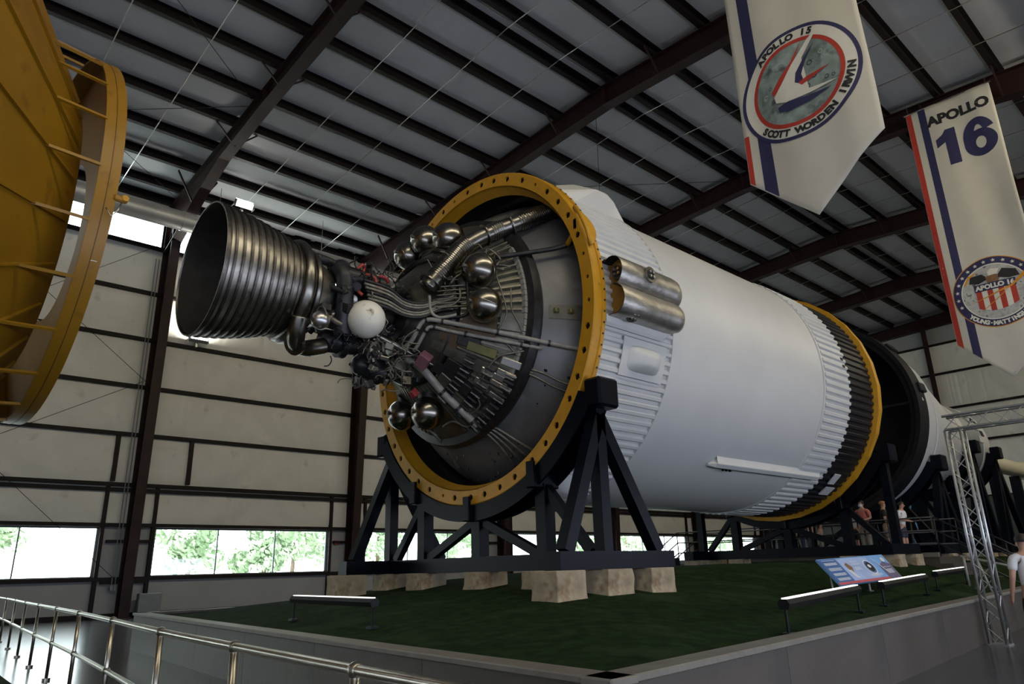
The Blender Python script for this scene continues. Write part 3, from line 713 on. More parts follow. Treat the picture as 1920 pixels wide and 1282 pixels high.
# pressure spheres
for i, (p, r) in enumerate((((1.63, -1.05, .59), .33), ((1.87, -1.15, -.18), .318), ((.64, -1.0, 1.61), .325), ((-.22, -.94, 1.9), .32), ((-.75, -.99, 1.74), .315), ((.05, -1.04, -1.78), .31), ((-1.03, -.88, -1.61), .31))):
    mb = MB(); mb.ball((0, 0, 0), r, 36, 22); s = mb.build('pressure_sphere', M['titan'], RS, smooth=True); s.location = p; s.rotation_euler = (.4+i, .3*i, .2)
    mb = MB(); mb.lathe([(r*.985, -.012), (r*1.012, -.006), (r*1.012, .006), (r*.985, .012)], 40); mb.build('weld_seam', M['titan'], s, smooth=True)
    v = Vector(p); rad = hypot(p[0], p[2]); foot = pol(max(rad-.35, .75), math.degrees(atan2(p[2], p[0])), 0); foot.y = cz(max(rad-.35, .75))+.02
    dd = (foot-v).normalized()
    mb = MB(); mb.cyl(v+dd*(r-.05), foot, r*.62, 16, r*.75); mb.build('sphere_mount', M['dkmetal'], RS, autosm=True)
    mb = MB(); mb.cyl(v-dd*(r-.02)*.0+Vector((0, -r*.95, 0)), v+Vector((0, -r-.05, 0)), .035, 8); mb.build('sphere_port', M['chrome'], RS)
# side pods, fairings and raceway on the outside
def shell_bump(name, deg, wdeg, y0, y1, h, m, e=.28, fl=1.):
    mb = MB()
    def f(u, v):
        fu = min(1, min(u, 1-u)/e); fv = min(1, min(v, 1-v)/e); s = (sin(fu*pi/2)*sin(fv*pi/2))**fl
        a = radians(deg+wdeg*(u-.5)); r = 3.31+h*s; return (r*cos(a), y0+(y1-y0)*v, r*sin(a))
    mb.grid(f, 16, 16); return mb.build(name, m, RS, smooth=True)
shell_bump('blister_fairing', -18, 9, 1.02, 2.05, .22, M['skirt'], .42, .8)
mb = MB(); 
def pl(u, v):
    a = radians(-24+12*u); r = 3.353; return (r*cos(a), .9+1.25*v, r*sin(a))
mb.grid(pl, 4, 2); mb.build('fairing_plate', M['skirt'], RS, solid=.015)
shell_bump('blister_fairing', -67, 11, .55, 1.95, .30, M['white'], .40, .8)
shell_bump('blister_fairing', -77, 9, .9, 2.3, .14, M['white'], .40, .8)
# large top fairing: box with sloped ends
mb = MB(); 
sec = [(.02, .03), (.35, .08), (.75, .20), (1.35, .42), (1.70, .43), (2.0, .34), (2.5, .02)]
vs = []
for y, h in sec:
    for deg, k in ((49, 0), (51.5, 1), (63, 1), (66, 0)): vs.append(pol(3.30+h*(k if k else .02), deg, y+.25))
mb.add(vs, [(i*4+j, i*4+j+1, (i+1)*4+j+1, (i+1)*4+j) for i in range(len(sec)-1) for j in range(3)]+[(0, 1, 2, 3), tuple(len(vs)-4+j for j in (3, 2, 1, 0))])
mb.build('top_fairing', M['white'], RS, bevel=.04)
# raceway tunnel low on the side
mb = MB(); sec = [(4.90, .015), (5.05, .14), (9.85, .14), (9.95, .02)]; vs = []
for y, h in sec:
    for deg, k in ((-50.8, 0), (-49.6, 1), (-47.6, 1), (-45.8, 0)): vs.append(pol(3.30+h*(k if k else .02), deg, y+(.22 if deg > -48 and y < 5 else 0)))
mb.add(vs, [(i*4+j, i*4+j+1, (i+1)*4+j+1, (i+1)*4+j) for i in range(3) for j in range(3)]+[(0, 1, 2, 3), (12, 13, 14, 15)])
rt = mb.build('raceway_tunnel', M['white'], RS, bevel=.01)
for j in range(3): box('vent_hole', pol(3.42, -50.3, 5.45+.14*j), (.05, .05, .05), M['black'], rt)
# attitude-control pod: two aluminium lobes with thrusters, aft end open to a recessed bulkhead
aps = empty('control_pod', (0, 0, 0)); aps.parent = RS
AP = 1.0
e_n = pol(1, AP, 0); e_t = Vector((-sin(radians(AP)), 0, cos(radians(AP))))
def apt(t, n, y): return e_n*(3.30+n*.66)+e_t*t*.72+Vector((0, y-.04, 0))
outl = [(-.72, .04)]
for a in range(0, 181, 15):     # lower lobe then upper lobe outline (tangential, normal)
    pass
def lobes():
    pts = [(-.70, .0), (-.74, .18)]
    for i in range(13):
        a = radians(200-17*i*1.0); pts.append((-.36+.39*cos(a), .36+.36*sin(a)))
    for i in range(13):
        a = radians(164-17*i+0); pts.append((.36+.39*cos(a), .36+.36*sin(a)))
    pts += [(.74, .18), (.70, .0)]
    return pts
O = lobes(); secs = []
for y, k in ((.40, 1.), (.42, 1.02), (1.15, 1.02), (1.17, 1.0), (2.0, 1.0), (2.16, .95), (2.27, .84), (2.33, .66), (2.35, .40)):
    secs.append([apt(t*(.55+.45*k), n*k, y) for t, n in O])
mb = MB(); m_ = len(O)
mb.add([p for s in secs for p in s], [(i*m_+j, i*m_+j+1, (i+1)*m_+j+1, (i+1)*m_+j) for i in range(len(secs)-1) for j in range(m_-1)]+[tuple((len(secs)-1)*m_+j for j in range(m_))])
mb.build('pod_shell', M['foil'], aps, smooth=True)
mb = MB(); mb.add([apt(t*.98, n*.98, .62) for t, n in O], [tuple(range(m_))]); mb.build('pod_bulkhead', M['apsin'], aps)
mb = MB(); inn = [[apt(t*.985, n*.985, y) for t, n in O] for y in (.40, .62)]; mb.add(inn[0]+inn[1], [(j, j+1, m_+j+1, m_+j) for j in range(m_-1)]); mb.build('pod_lining', M['dkmetal'], aps)
for (t, n, y, dn) in ((.42, .70, 1.18, 0), (-.66, .42, .85, -65), (.40, .36, .60, 90)):
    c = apt(t, n, y)
    ax = e_n if dn == 0 else ((e_n*.5-e_t).normalized() if dn < 0 else Vector((0, -1, 0)))
    mb = MB(); mb.cyl(c-ax*.03, c+ax*.045, .15, 24); th = mb.build('thruster_mount', M['chrome'], aps, autosm=True)
    mb = MB(); mb.cyl(c+ax*.045, c+ax*.05, .105, 20); mb.build('thruster_throat', M['dkmetal'], th)
    t1 = ax.orthogonal().normalized(); t2 = ax.cross(t1)
    for j in range(4):
        q = c+(t1*cos(pi/2*j)+t2*sin(pi/2*j))*.06+ax*.05; mb = MB(); mb.cyl(q, q+ax*.03, .026, 10); mb.build('thruster_bolt', M['alu'], th)
mb = MB(); mb.add([apt(-.70, .03, .36), apt(-.95, .03, .36), apt(-.95, .03, 2.0), apt(-.70, .03, 2.2), apt(-.70, .12, .36), apt(-.88, .10, .36), apt(-.88, .10, 2.0), apt(-.70, .12, 2.2)], [(0, 1, 2, 3), (4, 7, 6, 5), (0, 4, 5, 1), (1, 5, 6, 2), (2, 6, 7, 3), (3, 7, 4, 0)])
mb.build('pod_sill', M['skirt'], aps)

# ---- engine
def bell(y):      # nozzle radius along y (exit at -5.35)
    t = (y+5.35)/2.05; return 1.06-.16*t-.42*t*t if t <= 1 else .48
noz = None
mb = MB(); ys = [-5.35+2.05*i/24 for i in range(25)]
mb.lathe([(bell(y), y) for y in ys]+[(.34, -3.2), (.21, -3.05), (.24, -2.9), (.30, -2.75), (.30, -2.4)], 120); noz = mb.build('nozzle', M['nozzle'], RS, autosm=True)
mb = MB(); mb.lathe([(bell(y)-.02, y) for y in ys]+[(.30, -3.2), (.001, -3.15)], 96); mb.build('nozzle_inside', M['nozin'], noz, smooth=True)
mb = MB(); mb.lathe([(1.05, -5.33), (1.06, -5.37), (1.085, -5.37), (1.09, -5.33), (1.075, -5.30)], 96); mb.build('exit_rim', M['band'], noz, autosm=True)
for i in range(10):
    y = -5.22+.128*i; r = bell(y)
    mb = MB(); mb.lathe([(r-.005, y-.022), (r+.028, y-.018), (r+.028, y+.018), (r-.005, y+.022)], 96); mb.build('stiffening_band', M['band'], noz, autosm=True)
# exhaust manifold (fat torus growing towards the inlet) and second thinner ring
mb = MB(); path = [((.80)*cos(a), -3.92, (.80)*sin(a)) for a in [2*pi*i/48 for i in range(48)]]
rr = [.075+.055*(.5-.5*sin(2*pi*i/48)) for i in range(48)]
mb.tube(path, rr, 14, closed=True); mb.build('exhaust_manifold', M['chrome'], RS, smooth=True)
mb = MB(); mb.tube([(.70*cos(a), -3.70, .70*sin(a)) for a in [2*pi*i/48 for i in range(48)]], .06, 12, closed=True); mb.build('fuel_manifold', M['chrome'], RS, smooth=True)
pipe('exhaust_elbow', [(.52, -3.92, -.62), (.40, -3.90, -.86), (.22, -3.80, -.98), (.05, -3.55, -.98), (.0, -3.2, -.86)], .145, 'chrome', 6, 16)
mb = MB(); mb.tube([(.22, -3.86, -1.0), (.20, -3.80, -.97)], .2, 20); mb.build('elbow_flange', M['band'], RS)
pipe('hydrogen_duct', [(.36, -3.62, .56), (.32, -3.38, .56), (.28, -3.15, .54), (.30, -2.95, .50)], .085, 'engblack', 5, 14)
pipe('turbine_duct', [(.42, -3.22, .46), (.52, -3.16, .26), (.50, -3.12, -.1), (.40, -3.08, -.50), (.36, -3.05, -.72)], .15, 'engblack', 6, 16)
mb = MB(); mb.ball((.30, -3.12, .48), .19, 20, 12); mb.build('fuel_pump_dome', M['engblack'], RS, smooth=True)
mb = MB(); mb.lathe([(.0, -.34), (.14, -.34), (.2, -.25), (.2, .0), (.26, .02), (.26, .14), (.18, .16), (.16, .36), (0, .36)], 24); tpn = mb.build('oxidiser_pump', M['dkmetal'], RS, autosm=True); tpn.location = (-.1, -2.9, -.72)
mb = MB(); mb.lathe([(.0, -.5), (.15, -.5), (.2, -.38), (.2, -.05), (.25, -.02), (.25, .12), (.17, .15), (.17, .45), (0, .45)], 24); tpn = mb.build('fuel_pump', M['dkmetal'], RS, autosm=True); tpn.location = (.46, -2.75, .30)
mb = MB(); mb.ball((0, 0, 0), .33, 36, 22); s = mb.build('start_tank', M['start'], RS, smooth=True); s.location = (.62, -2.76, -.45)
mb = MB(); mb.tube([(.18, 0, .34), (.22, -.03, .42), (.16, -.05, .48), (.12, .02, .38)], .018, 6); mb.build('tank_valve', M['chrome'], s, smooth=True)
mb = MB(); mb.ball((0, 0, 0), .15, 24, 14); s = mb.build('helium_bottle', M['alu'], RS, smooth=True); s.location = (1.0, -3.80, -.80)
mb = MB(); mb.tube(smooth_path([(-.16, .02, -.16), (-.17, 0, .05), (-.08, 0, .22), (.08, 0, .2), (.17, .02, .05)], 4), .014, 6); mb.build('bottle_strap', M['wire'], s, smooth=True)
box('bottle_bracket', (.98, -3.72, -.56), (.12, .16, .10), M['dkmetal'], RS)
pipe('bottle_arm', [(.98, -3.72, -.58), (.80, -3.6, -.5), (.55, -3.4, -.45)], .03, 'dkmetal')
mb = MB(); mb.lathe([(0, -2.45), (.42, -2.42), (.48, -2.3), (.44, -2.05), (.30, -1.95), (.55, -1.86), (.6, -1.75)], 32); mb.build('gimbal_block', M['dkmetal'], RS, autosm=True)
for a, b, r in (((.30, -2.55, -.52), (.62, -1.25, -1.05), .07), ((-.5, -2.55, .3), (-.95, -1.25, .75), .07)):
    mb = MB(); v = Vector(b)-Vector(a); mb.cyl(a, Vector(a)+v*.55, r, 14); mb.cyl(Vector(a)+v*.5, b, r*.55, 12); mb.build('gimbal_actuator', M['chrome'], RS, autosm=True)
# flexible hoses sweeping from the engine to the cone
for i in range(7):
    o = i*.055
    pipe('flexible_hose', [(.80-o*.3, -2.95+.03*i, .18-o), (.90-o*.2, -2.5, .10-o), (.86, -2.15, -.02-o*.9), (.95, -1.85, -.04-o*.8), (1.10, -1.55, .08-o*.7), (1.22+.02*i, -1.32, .20-o)], .026, 'wire' if i % 3 else 'dkmetal', 5, 8)
for k in range(6):
    z = .30-.08*k; pipe('manifold_tube', [(1.10, -1.62, z-.02), (1.28, -1.42, z), (1.42, -1.22, z+.02), (1.46, -1.2, z+.02)], .014, 'wire', 4, 6)
pipe('manifold_header', [(1.46, -1.22, .42), (1.47, -1.2, .1), (1.44, -1.18, -.2), (1.28, -1.32, -.28), (1.12, -1.5, -.26)], .03, 'dkmetal')
pipe('manifold_header', [(1.02, -1.72, .12), (1.04, -1.70, -.18), (1.14, -1.58, -.30), (1.35, -1.36, -.26)], .028, 'pipe')
# red protective straps and covers near the injector
for L in ([(.62, -2.98, .42), (.66, -2.9, .52), (.58, -2.82, .50), (.60, -2.86, .36)], [(.70, -2.85, .34), (.80, -2.72, .26), (.80, -2.70, .10)], [(.60, -3.0, .10), (.66, -2.95, .0), (.70, -2.9, -.06)], [(.72, -2.6, .36), (.78, -2.5, .34), (.74, -2.42, .28)]):
    pipe('red_hose', L, .03, 'red', 4, 8)
box('red_cover', (.70, -2.62, .05), (.08, .22, .26), M['red'], RS, bevel=.015)
# valves, brackets and small boxes round the engine
rnd = random.Random(21)
for i in range(58):
    y = rnd.uniform(-3.35, -1.9); a = rnd.uniform(-150, 75); r = rnd.uniform(.36, .72)
    p = pol(r, a, y); kind = rnd.random()
    mm = M[rnd.choice(['dkmetal', 'dkmetal', 'chrome', 'engblack', 'band', 'wire'])]
    if kind < .5:
        d = (rnd.uniform(.06, .16), rnd.uniform(.06, .2), rnd.uniform(.06, .16)); o = box('valve_body', p, d, mm, RS, bevel=.012); o.rotation_euler = (rnd.uniform(-.5, .5), -radians(a), rnd.uniform(-.5, .5))
    else:
        v = Vector((rnd.uniform(-1, 1), rnd.uniform(-1, 1), rnd.uniform(-1, 1))).normalized()*rnd.uniform(.08, .2)
        mb = MB(); mb.cyl(p-v, p+v, rnd.uniform(.025, .06), 12); mb.cyl(p+v*.3, p+v*.55, rnd.uniform(.06, .09), 12); mb.build('valve', mm, RS, autosm=True)
# lower gas-generator cluster with a flared horn
for i in range(52):
    p = Vector((rnd.uniform(-.45, .5), rnd.uniform(-2.6, -1.5), rnd.uniform(-1.45, -.75))); mm = M[rnd.choice(['dkmetal', 'chrome', 'engblack', 'wire', 'band'])]
    o = box('gas_generator_part', p, (rnd.uniform(.05, .17), rnd.uniform(.05, .17), rnd.uniform(.05, .17)), mm, RS, bevel=.012); o.rotation_euler = (rnd.uniform(-.7, .7), rnd.uniform(-.7, .7), rnd.uniform(-.7, .7))
mb = MB(); mb.cyl((-.1, -2.0, -1.12), (-.1, -2.35, -1.05), .24, 24, .20); mb.ball((-.1, -2.4, -1.04), .2, 20, 12); mb.build('gas_generator', M['dkmetal'], RS, autosm=True)
mb = MB(); mb.lathe([(.0, 0), (.06, 0), (.075, -.14), (.12, -.24), (.11, -.25), (.06, -.14)], 20); h = mb.build('drain_horn', M['pipe'], RS, smooth=True); h.location = (-.25, -2.15, -1.30); h.rotation_euler = (0, 0, -.5)
# loose fine wiring
def harness(name, n, ctr, spread, mseg, r, seed, m):
    rnd = random.Random(seed)
    for i in range(n):
        p = Vector(ctr)+Vector([rnd.gauss(0, s) for s in spread]); v = Vector((rnd.gauss(0, 1), rnd.gauss(0, 1), rnd.gauss(0, 1))).normalized(); pts = [p]
        for j in range(mseg):
            v = (v+Vector((rnd.gauss(0, .7), rnd.gauss(0, .7), rnd.gauss(0, .7)))).normalized(); p = p+v*rnd.uniform(.07, .14); pts.append(p)
        pipe(name, pts, r*rnd.uniform(.7, 1.3), m, 4, 5)
harness('wiring_loom', 26, (.45, -2.2, -.75), (.25, .3, .2), 4, .011, 1, 'wire')
harness('wiring_loom', 36, (.55, -2.6, .35), (.16, .4, .14), 4, .011, 2, 'dkmetal')
harness('wiring_loom', 20, (.3, -3.1, -.75), (.2, .25, .12), 3, .012, 3, 'engblack')
harness('wiring_loom', 14, (1.15, -1.45, .45), (.12, .15, .15), 4, .012, 4, 'wire')
harness('wiring_loom', 40, (0.1, -2.0, -1.15), (.3, .25, .2), 4, .011, 5, 'wire')
harness('wiring_loom', 12, (1.75, -.8, .85), (.1, .1, .12), 4, .012, 6, 'wire')
# rows of small valves on the lower cone
for i in range(34):
    d = -74+i*1.15; r = 1.55+.28*(i % 3); p = pol(r+.1, d, cz(r)-.12); v = (pol(1, d, 1))*.07
    mb = MB(); mb.cyl(p-v, p+v, .028, 8); mb.cyl(p+v*.2, p+v*.6, .04, 8); mb.build('purge_valve', M['dkmetal' if i % 2 else 'chrome'], RS)

# ================================================================ STANDS AND BLOCKS
def stand(y0, R, zb, label, feet=(-.9, 1.35), hw=3.0, group=None, apex=-31., wide=.52, splay=True):
    """steel cradle: curved saddle on posts, splayed legs and a beam grillage; zb = underside of the beams"""
    t = empty('cradle_stand', (0, y0, zb), 0, label, 'stand', group); zc = ZC-zb; bt = .27; s = .21
    m = M['navy']; a0, a1 = radians(-180-apex), radians(apex)
    mb = MB(); mb.lathe([(R+.03, 0), (R+.03, wide), (R+.33, wide), (R+.33, wide-.05), (R+.10, wide-.05), (R+.10, .05), (R+.33, .05), (R+.33, 0), (R+.03, 0)], 48, (0, zc), a0, a1)
    mb.build('saddle_arc', m, t)
    ym = wide/2; ax = (R+.18)*cos(radians(apex)); az = zc+(R+.18)*sin(radians(apex))
    for sx in (-1, 1):
        def leg(nm, p, q, w_=s):
            mb = MB(); mb.bar(p, q, w_, w_); mb.build(nm, m, t)
        leg('post', (sx*ax, ym, bt), (sx*hw if abs(hw-ax) < .01 else sx*ax, ym, az+.02))
        if splay: leg('splayed_leg', (sx*ax, ym+feet[0]-.0, bt), (sx*ax, ym, az-.35)), leg('splayed_leg', (sx*ax, ym+feet[1], bt), (sx*ax, ym, az-.35))
        box('apex_block', (sx*(ax+.15), ym, az+.0), (.36, .5, .5), m, t, bevel=.04)
        mb = MB(); mb.box((sx*ax, ym+(feet[0]+feet[1])/2, bt/2), (.34, feet[1]-feet[0]+.55, bt)); mb.build('side_beam', m, t)
    mb = MB(); mb.box((0, ym, bt/2), (2*ax-.34, .26, bt)); mb.build('cross_beam', m, t)
    xs = [-ax*.58, -.0, ax*.58]; tops = []
    for x in xs:
        zt = zc-sqrt((R+.3)**2-x*x); tops.append(zt); mb = MB(); mb.bar((x, ym, bt), (x, ym, zt+.05), .24, .24); mb.build('post', m, t)
        box('retaining_clip', (x, ym-.04, zt+.10), (.2, wide+.12, .26), m, t, bevel=.02); box('clip_tab', (x, -.06, zt+.26), (.18, .07, .34), m, t, bevel=.01)
    for p, q in (((-ax+.25, ym, bt), (xs[0]-.05, ym, tops[0]-.0)), ((xs[0]+.15, ym, bt), (-.06, ym, tops[1])), ((.06, ym, tops[1]), (xs[2]-.15, ym, bt)), ((xs[2]+.05, ym, tops[2]), (ax-.25, ym, bt))):
        mb = MB(); mb.bar(p, q, .15, .15); mb.build('diagonal_brace', m, t)
    return t, ax, xs, ym
ST = []
LABS = ['dark navy steel cradle under the perforated yellow ring with splayed legs', 'dark navy steel cradle under the black section of the white rocket stage',
        'dark steel cradle under the wide black end of the white cone', 'tall dark steel cradle under the white collar of the silver cylinder', 'tall dark steel cradle under the far end of the silver cylinder']
s1 = stand(-.02, 3.40, 1.445, LABS[0]); s2 = stand(12.05, 3.36, 1.58, LABS[1], feet=(-.6, .8), splay=False); s3 = stand(16.9, 3.11, 1.58, LABS[2], feet=(-.9, 1.2))
s4 = stand(23.75, 1.98, 1.58, LABS[3], feet=(-1.6, 1.2), apex=-12); s5 = stand(26.75, 1.98, 1.58, LABS[4], feet=(-.8, 2.2), apex=-12)
def block(x, y, ztop, sx, sy, seed, label):
    rnd = random.Random(seed); z0 = mound_z(x, y)-.06; h = ztop-z0
    mb = MB(); nz = 3; vs = []; fs = []
    ring = [(-1, -1), (0, -1), (1, -1), (1, 0), (1, 1), (0, 1), (-1, 1), (-1, 0)]
    for i in range(nz+1):
        fl = 1+.035*max(0, (.35-i/nz)/.35)
        for a, b in ring: vs.append(((a*sx/2)*fl+rnd.uniform(-.012, .012), (b*sy/2)*fl+rnd.uniform(-.012, .012), h*i/nz))
    for i in range(nz):
        for j in range(8): fs.append((i*8+j, i*8+(j+1) % 8, i*8+8+(j+1) % 8, i*8+8+j))
    fs += [tuple(range(7, -1, -1)), tuple(nz*8+j for j in range(8))]
    mb.add(vs, fs); o = mb.build('concrete_block', M['block'], None, bevel=.012); o.location = (x, y, z0)
    return tag(o, label, 'block', 'rough concrete blocks under the steel cradles')
_, ax, xs, ym = s1
for i, (x, y, lab) in enumerate(((ax, -.82, 'chunky concrete block under the corner beam end in front of the others'), (ax, .28, 'concrete block under the middle of the cradle side beam below the splayed legs'),
        (ax, 1.35, 'concrete block under the rear end of the cradle side beam facing the open turf'), (xs[2]-.1, .28, 'concrete block half hidden behind the corner block under the cradle'),
        (xs[1]+.1, .28, 'concrete block below the centre post under the yellow ring'), (xs[0], .28, 'concrete block under the cradle post beside the two metal spheres'),
        (-ax, -.82, 'concrete block under the beam end that stands before the windows'), (-ax, .28, 'concrete block under the cradle beam next to the wall column'))):
    block(x, y, 1.445, .56, .62, i, lab)
for k, (st, y0) in enumerate(((s2, 12.05), (s3, 16.9), (s4, 23.75), (s5, 26.75))):
    _, ax2, xs2, ym2 = st; nm = ['black section cradle', 'white cone cradle', 'white collar cradle', 'silver cylinder cradle'][k]
    for j, (x, dy) in enumerate(((ax2, -.3), (ax2, .95), (-ax2, -.3), (-ax2, .95), (xs2[0], .26), (xs2[2], .26))):
        block(x, y0+dy, 1.58, .5, .5, 40+k*8+j, 'small concrete block on the turf under the '+nm)

# ================================================================ SPACECRAFT BEYOND THE STAGE
SA = empty('spacecraft_adapter', (0, 0, ZC), 0, 'white cone with a black open end lying on a cradle beyond the rocket stage', 'rocket section')
mb = MB(); mb.lathe([(3.18, 15.30), (3.31, 15.28), (3.31, 16.06), (3.30, 16.07)], 96); mb.build('black_band', M['blackgrey'], SA, autosm=True)
mb = MB(); mb.lathe([(3.305, 16.06), (2.02, 23.3), (1.97, 23.34), (1.90, 23.34)], 96); mb.build('white_cone', M['white'], SA, autosm=True)
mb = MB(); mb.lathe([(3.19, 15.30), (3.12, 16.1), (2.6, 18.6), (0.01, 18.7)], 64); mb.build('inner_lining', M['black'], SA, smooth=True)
mb = MB(); mb.lathe([(3.19, 15.45), (2.98, 15.47), (2.98, 15.57), (3.19, 15.6)], 64); mb.build('inner_frame', M['blackgrey'], SA, autosm=True)
mb = MB(); mb.bar((-3.1, 15.6, .1), (3.1, 15.6, .1), .08, .08); mb.build('cross_strut', M['blackgrey'], SA)
mb = MB(); mb.bar((.2, 15.7, -3.0), (1.2, 15.7, 2.8), .08, .08); mb.build('cross_strut', M['blackgrey'], SA)
for d in (38, 10): o = box('hinge_fitting', pol(3.34, d, 15.9), (.10, .5, .3), M['blackgrey'], SA, bevel=.02); o.rotation_euler = (0, -radians(d), 0)
for j in range(3): o = box('warning_mark', pol(3.318, 3.5-.5*(j % 2)-.8*j*.5, 15.72+.05*(j % 2)), (.012, .05, .04), M['white'], SA)
mb = MB(); mb.lathe([(3.05, 17.55), (3.09, 17.56), (3.05, 17.60)], 96); mb.build('panel_joint', M['skirt'], SA)
for d in (-42, -30):
    mb = MB(); mb.box((0, 0, 0), (.06, .9, .12)); o = mb.build('latch_rail', M['white'], SA, bevel=.01); o.location = pol(2.98, d, 18.0); o.rotation_euler = (0, -radians(d), .178*cos(radians(d)))
SM = empty('service_module', (0, 0, ZC), 0, 'silver cylinder with a white collar and scalloped white far rim', 'rocket section')
mb = MB(); mb.lathe([(1.88, 23.4), (1.97, 23.4), (1.97, 23.72), (1.90, 23.74), (1.90, 23.82), (1.98, 23.84), (1.98, 24.5), (1.95, 24.51)], 72); mb.build('white_collar', M['white'], SM, autosm=True)
mb = MB(); mb.lathe([(1.955, 24.5), (1.955, 26.62)], 72); mb.build('silver_barrel', M['silver'], SM, smooth=True)
mb = MB(); mb.lathe([(1.96, 26.6), (1.98, 26.62), (1.98, 27.5), (1.8, 27.55), (1.0, 28.2), (.45, 28.4), (.01, 28.42)], 72); mb.build('far_cap', M['white'], SM, autosm=True)
for d in (38, 20, 4): o = box('scallop_panel', pol(1.975, d, 26.45), (.03, .5, .28), M['white'], SM); o.rotation_euler = (0, -radians(d), 0)
for d in (30, 12): o = box('dark_notch', pol(1.99, d, 26.8), (.03, .35, .24), M['black'], SM); o.rotation_euler = (0, -radians(d), 0)
tq = empty('thruster_quad', pol(2.0, 28, 26.1)); tq.parent = SM
for k in range(4):
    a = pi/2*k; dv = Vector((0, cos(a), sin(a))); mb = MB(); mb.cyl(dv*.05, dv*.26, .04, 12, .09); mb.build('thruster_bell', M['white'], tq, smooth=True)
mb = MB(); mb.ball((0, 0, 0), .12, 12, 8); mb.build('thruster_housing', M['blackgrey'], tq)
box('white_badge', pol(1.97, -38, 24.9), (.03, .2, .5), M['white'], SM).rotation_euler = (0, radians(38), 0)
mb = MB(); mb.cyl((0, 0, 0), (0, 7, 0), .42, 28); mb.lathe([(.42, 7), (.50, 7.1), (.5, 7.4), (.3, 7.8), (.01, 7.8)], 28)
em = mb.build('escape_motor_tube', M['cream'], None, autosm=True); em.location = (0, 33.6, ZC); tag(em, 'long cream tube lying beyond the silver cylinder', 'rocket section')
mb = MB(); mb.box((0, 0, 0), (.9, .4, 4.1)); 
for y in (1.5, 5.5):
    o = box('tube_trestle', (0, y, -.42-1.95), (.5, .25, 3.9), M['navy'], em)
gr2 = box('far_plinth', (0, 38, .78), (5, 14, 1.55), M['conc']); tag(gr2, 'concrete plinth below the cream tube', kind='structure')

# ================================================================ YELLOW COVER AT THE LEFT
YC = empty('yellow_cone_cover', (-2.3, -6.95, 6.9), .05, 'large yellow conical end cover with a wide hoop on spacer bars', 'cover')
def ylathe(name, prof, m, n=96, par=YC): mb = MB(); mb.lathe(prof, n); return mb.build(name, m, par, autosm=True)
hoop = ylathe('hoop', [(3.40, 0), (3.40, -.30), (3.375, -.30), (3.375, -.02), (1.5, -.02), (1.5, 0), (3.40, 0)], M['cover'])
ylathe('hoop_seam', [(3.401, -.15), (3.406, -.148), (3.406, -.142), (3.401, -.14)], M['bronze'], 96, hoop)
# cone: y = -1.0 - .69 (r - 3.5), beams stand proud of the plates
def cy(r): return -1.45-.69*(r-3.5)
NB = 24
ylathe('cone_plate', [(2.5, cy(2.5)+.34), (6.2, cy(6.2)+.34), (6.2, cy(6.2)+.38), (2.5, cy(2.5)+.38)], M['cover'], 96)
mb = MB()
a_, b_ = Vector((2.45, cy(2.45)+.03, 0)), Vector((6.2, cy(6.2)+.03, 0)); nrm = Vector((.69, -1, 0)); nrm = Vector((-.57, -.82, 0))
mb.bar(a_, b_, .26, .03, up=(-.57, -.82, 0)); mb.bar(a_+Vector((.10, .145, 0)), b_+Vector((.10, .145, 0)), .03, .32, up=(-.57, -.82, 0))
bm0 = mb.build('radial_beam', M['cover'], YC)
mb = MB(); mb.bar((3.39, -.28, 0), (3.47, -1.45, 0), .045, .045); sp0 = mb.build('spacer_bar', M['cover'], YC)
mb = MB(); mb.add([(3.46, -1.45, .012), (3.46, -1.45, -.012), (2.7, cy(2.7)+.14, .012), (2.7, cy(2.7)+.14, -.012), (3.3, cy(3.3)+.40, .012), (3.3, cy(3.3)+.40, -.012)], [(0, 2, 4), (1, 5, 3), (0, 1, 3, 2), (2, 3, 5, 4), (4, 5, 1, 0)])
gs0 = mb.build('gusset', M['cover'], YC)
for k in range(1, NB):
    for o, n_ in ((bm0, 'radial_beam'), (sp0, 'spacer_bar'), (gs0, 'gusset')): link(o, n_, YC, None, (0, 2*pi*k/NB, 0))
lug = MB(); lug.box((0, 0, 0), (.08, .20, .10)); lg = lug.build('lifting_lug', M['cover'], YC, bevel=.02); lg.location = (3.40*cos(-.16), .06, 3.42*sin(-.16)+.10)
mb = MB(); mb.cyl((-.05, .06, .02), (.05, .06, .02), .05, 16); mb.build('lug_pin', M['yellow'], lg)
mb = MB(); mb.tube([(.02, .02, -.06), (.03, -.02, -.22), (.03, -.10, -.34), (.03, -.18, -.22)], .012, 6); mb.build('lug_chain', M['steel'], lg, smooth=True)
box('white_label', (3.36*cos(-.42), -.10, 3.36*sin(-.42)), (.03, .10, .14), M['bwhite'], hoop)
mb = MB(); mb.bar((-2.2, -4.2, -7.05), (-2.2, -4.2, -4.6), .3); mb.bar((2.2, -4.2, -7.05), (2.2, -4.2, -4.6), .3); mb.bar((-3.4, -4.2, -7.0), (3.4, -4.2, -7.0), .4, .3)
mb.bar((-2.4, -4.2, -4.7), (2.4, -4.2, -4.7), .3); mb.box((0, -3.2, -4.6), (4.6, 2.2, .25)); mb.build('support_trestle', M['navy'], YC)

YC.scale = (.9, .9, .9)

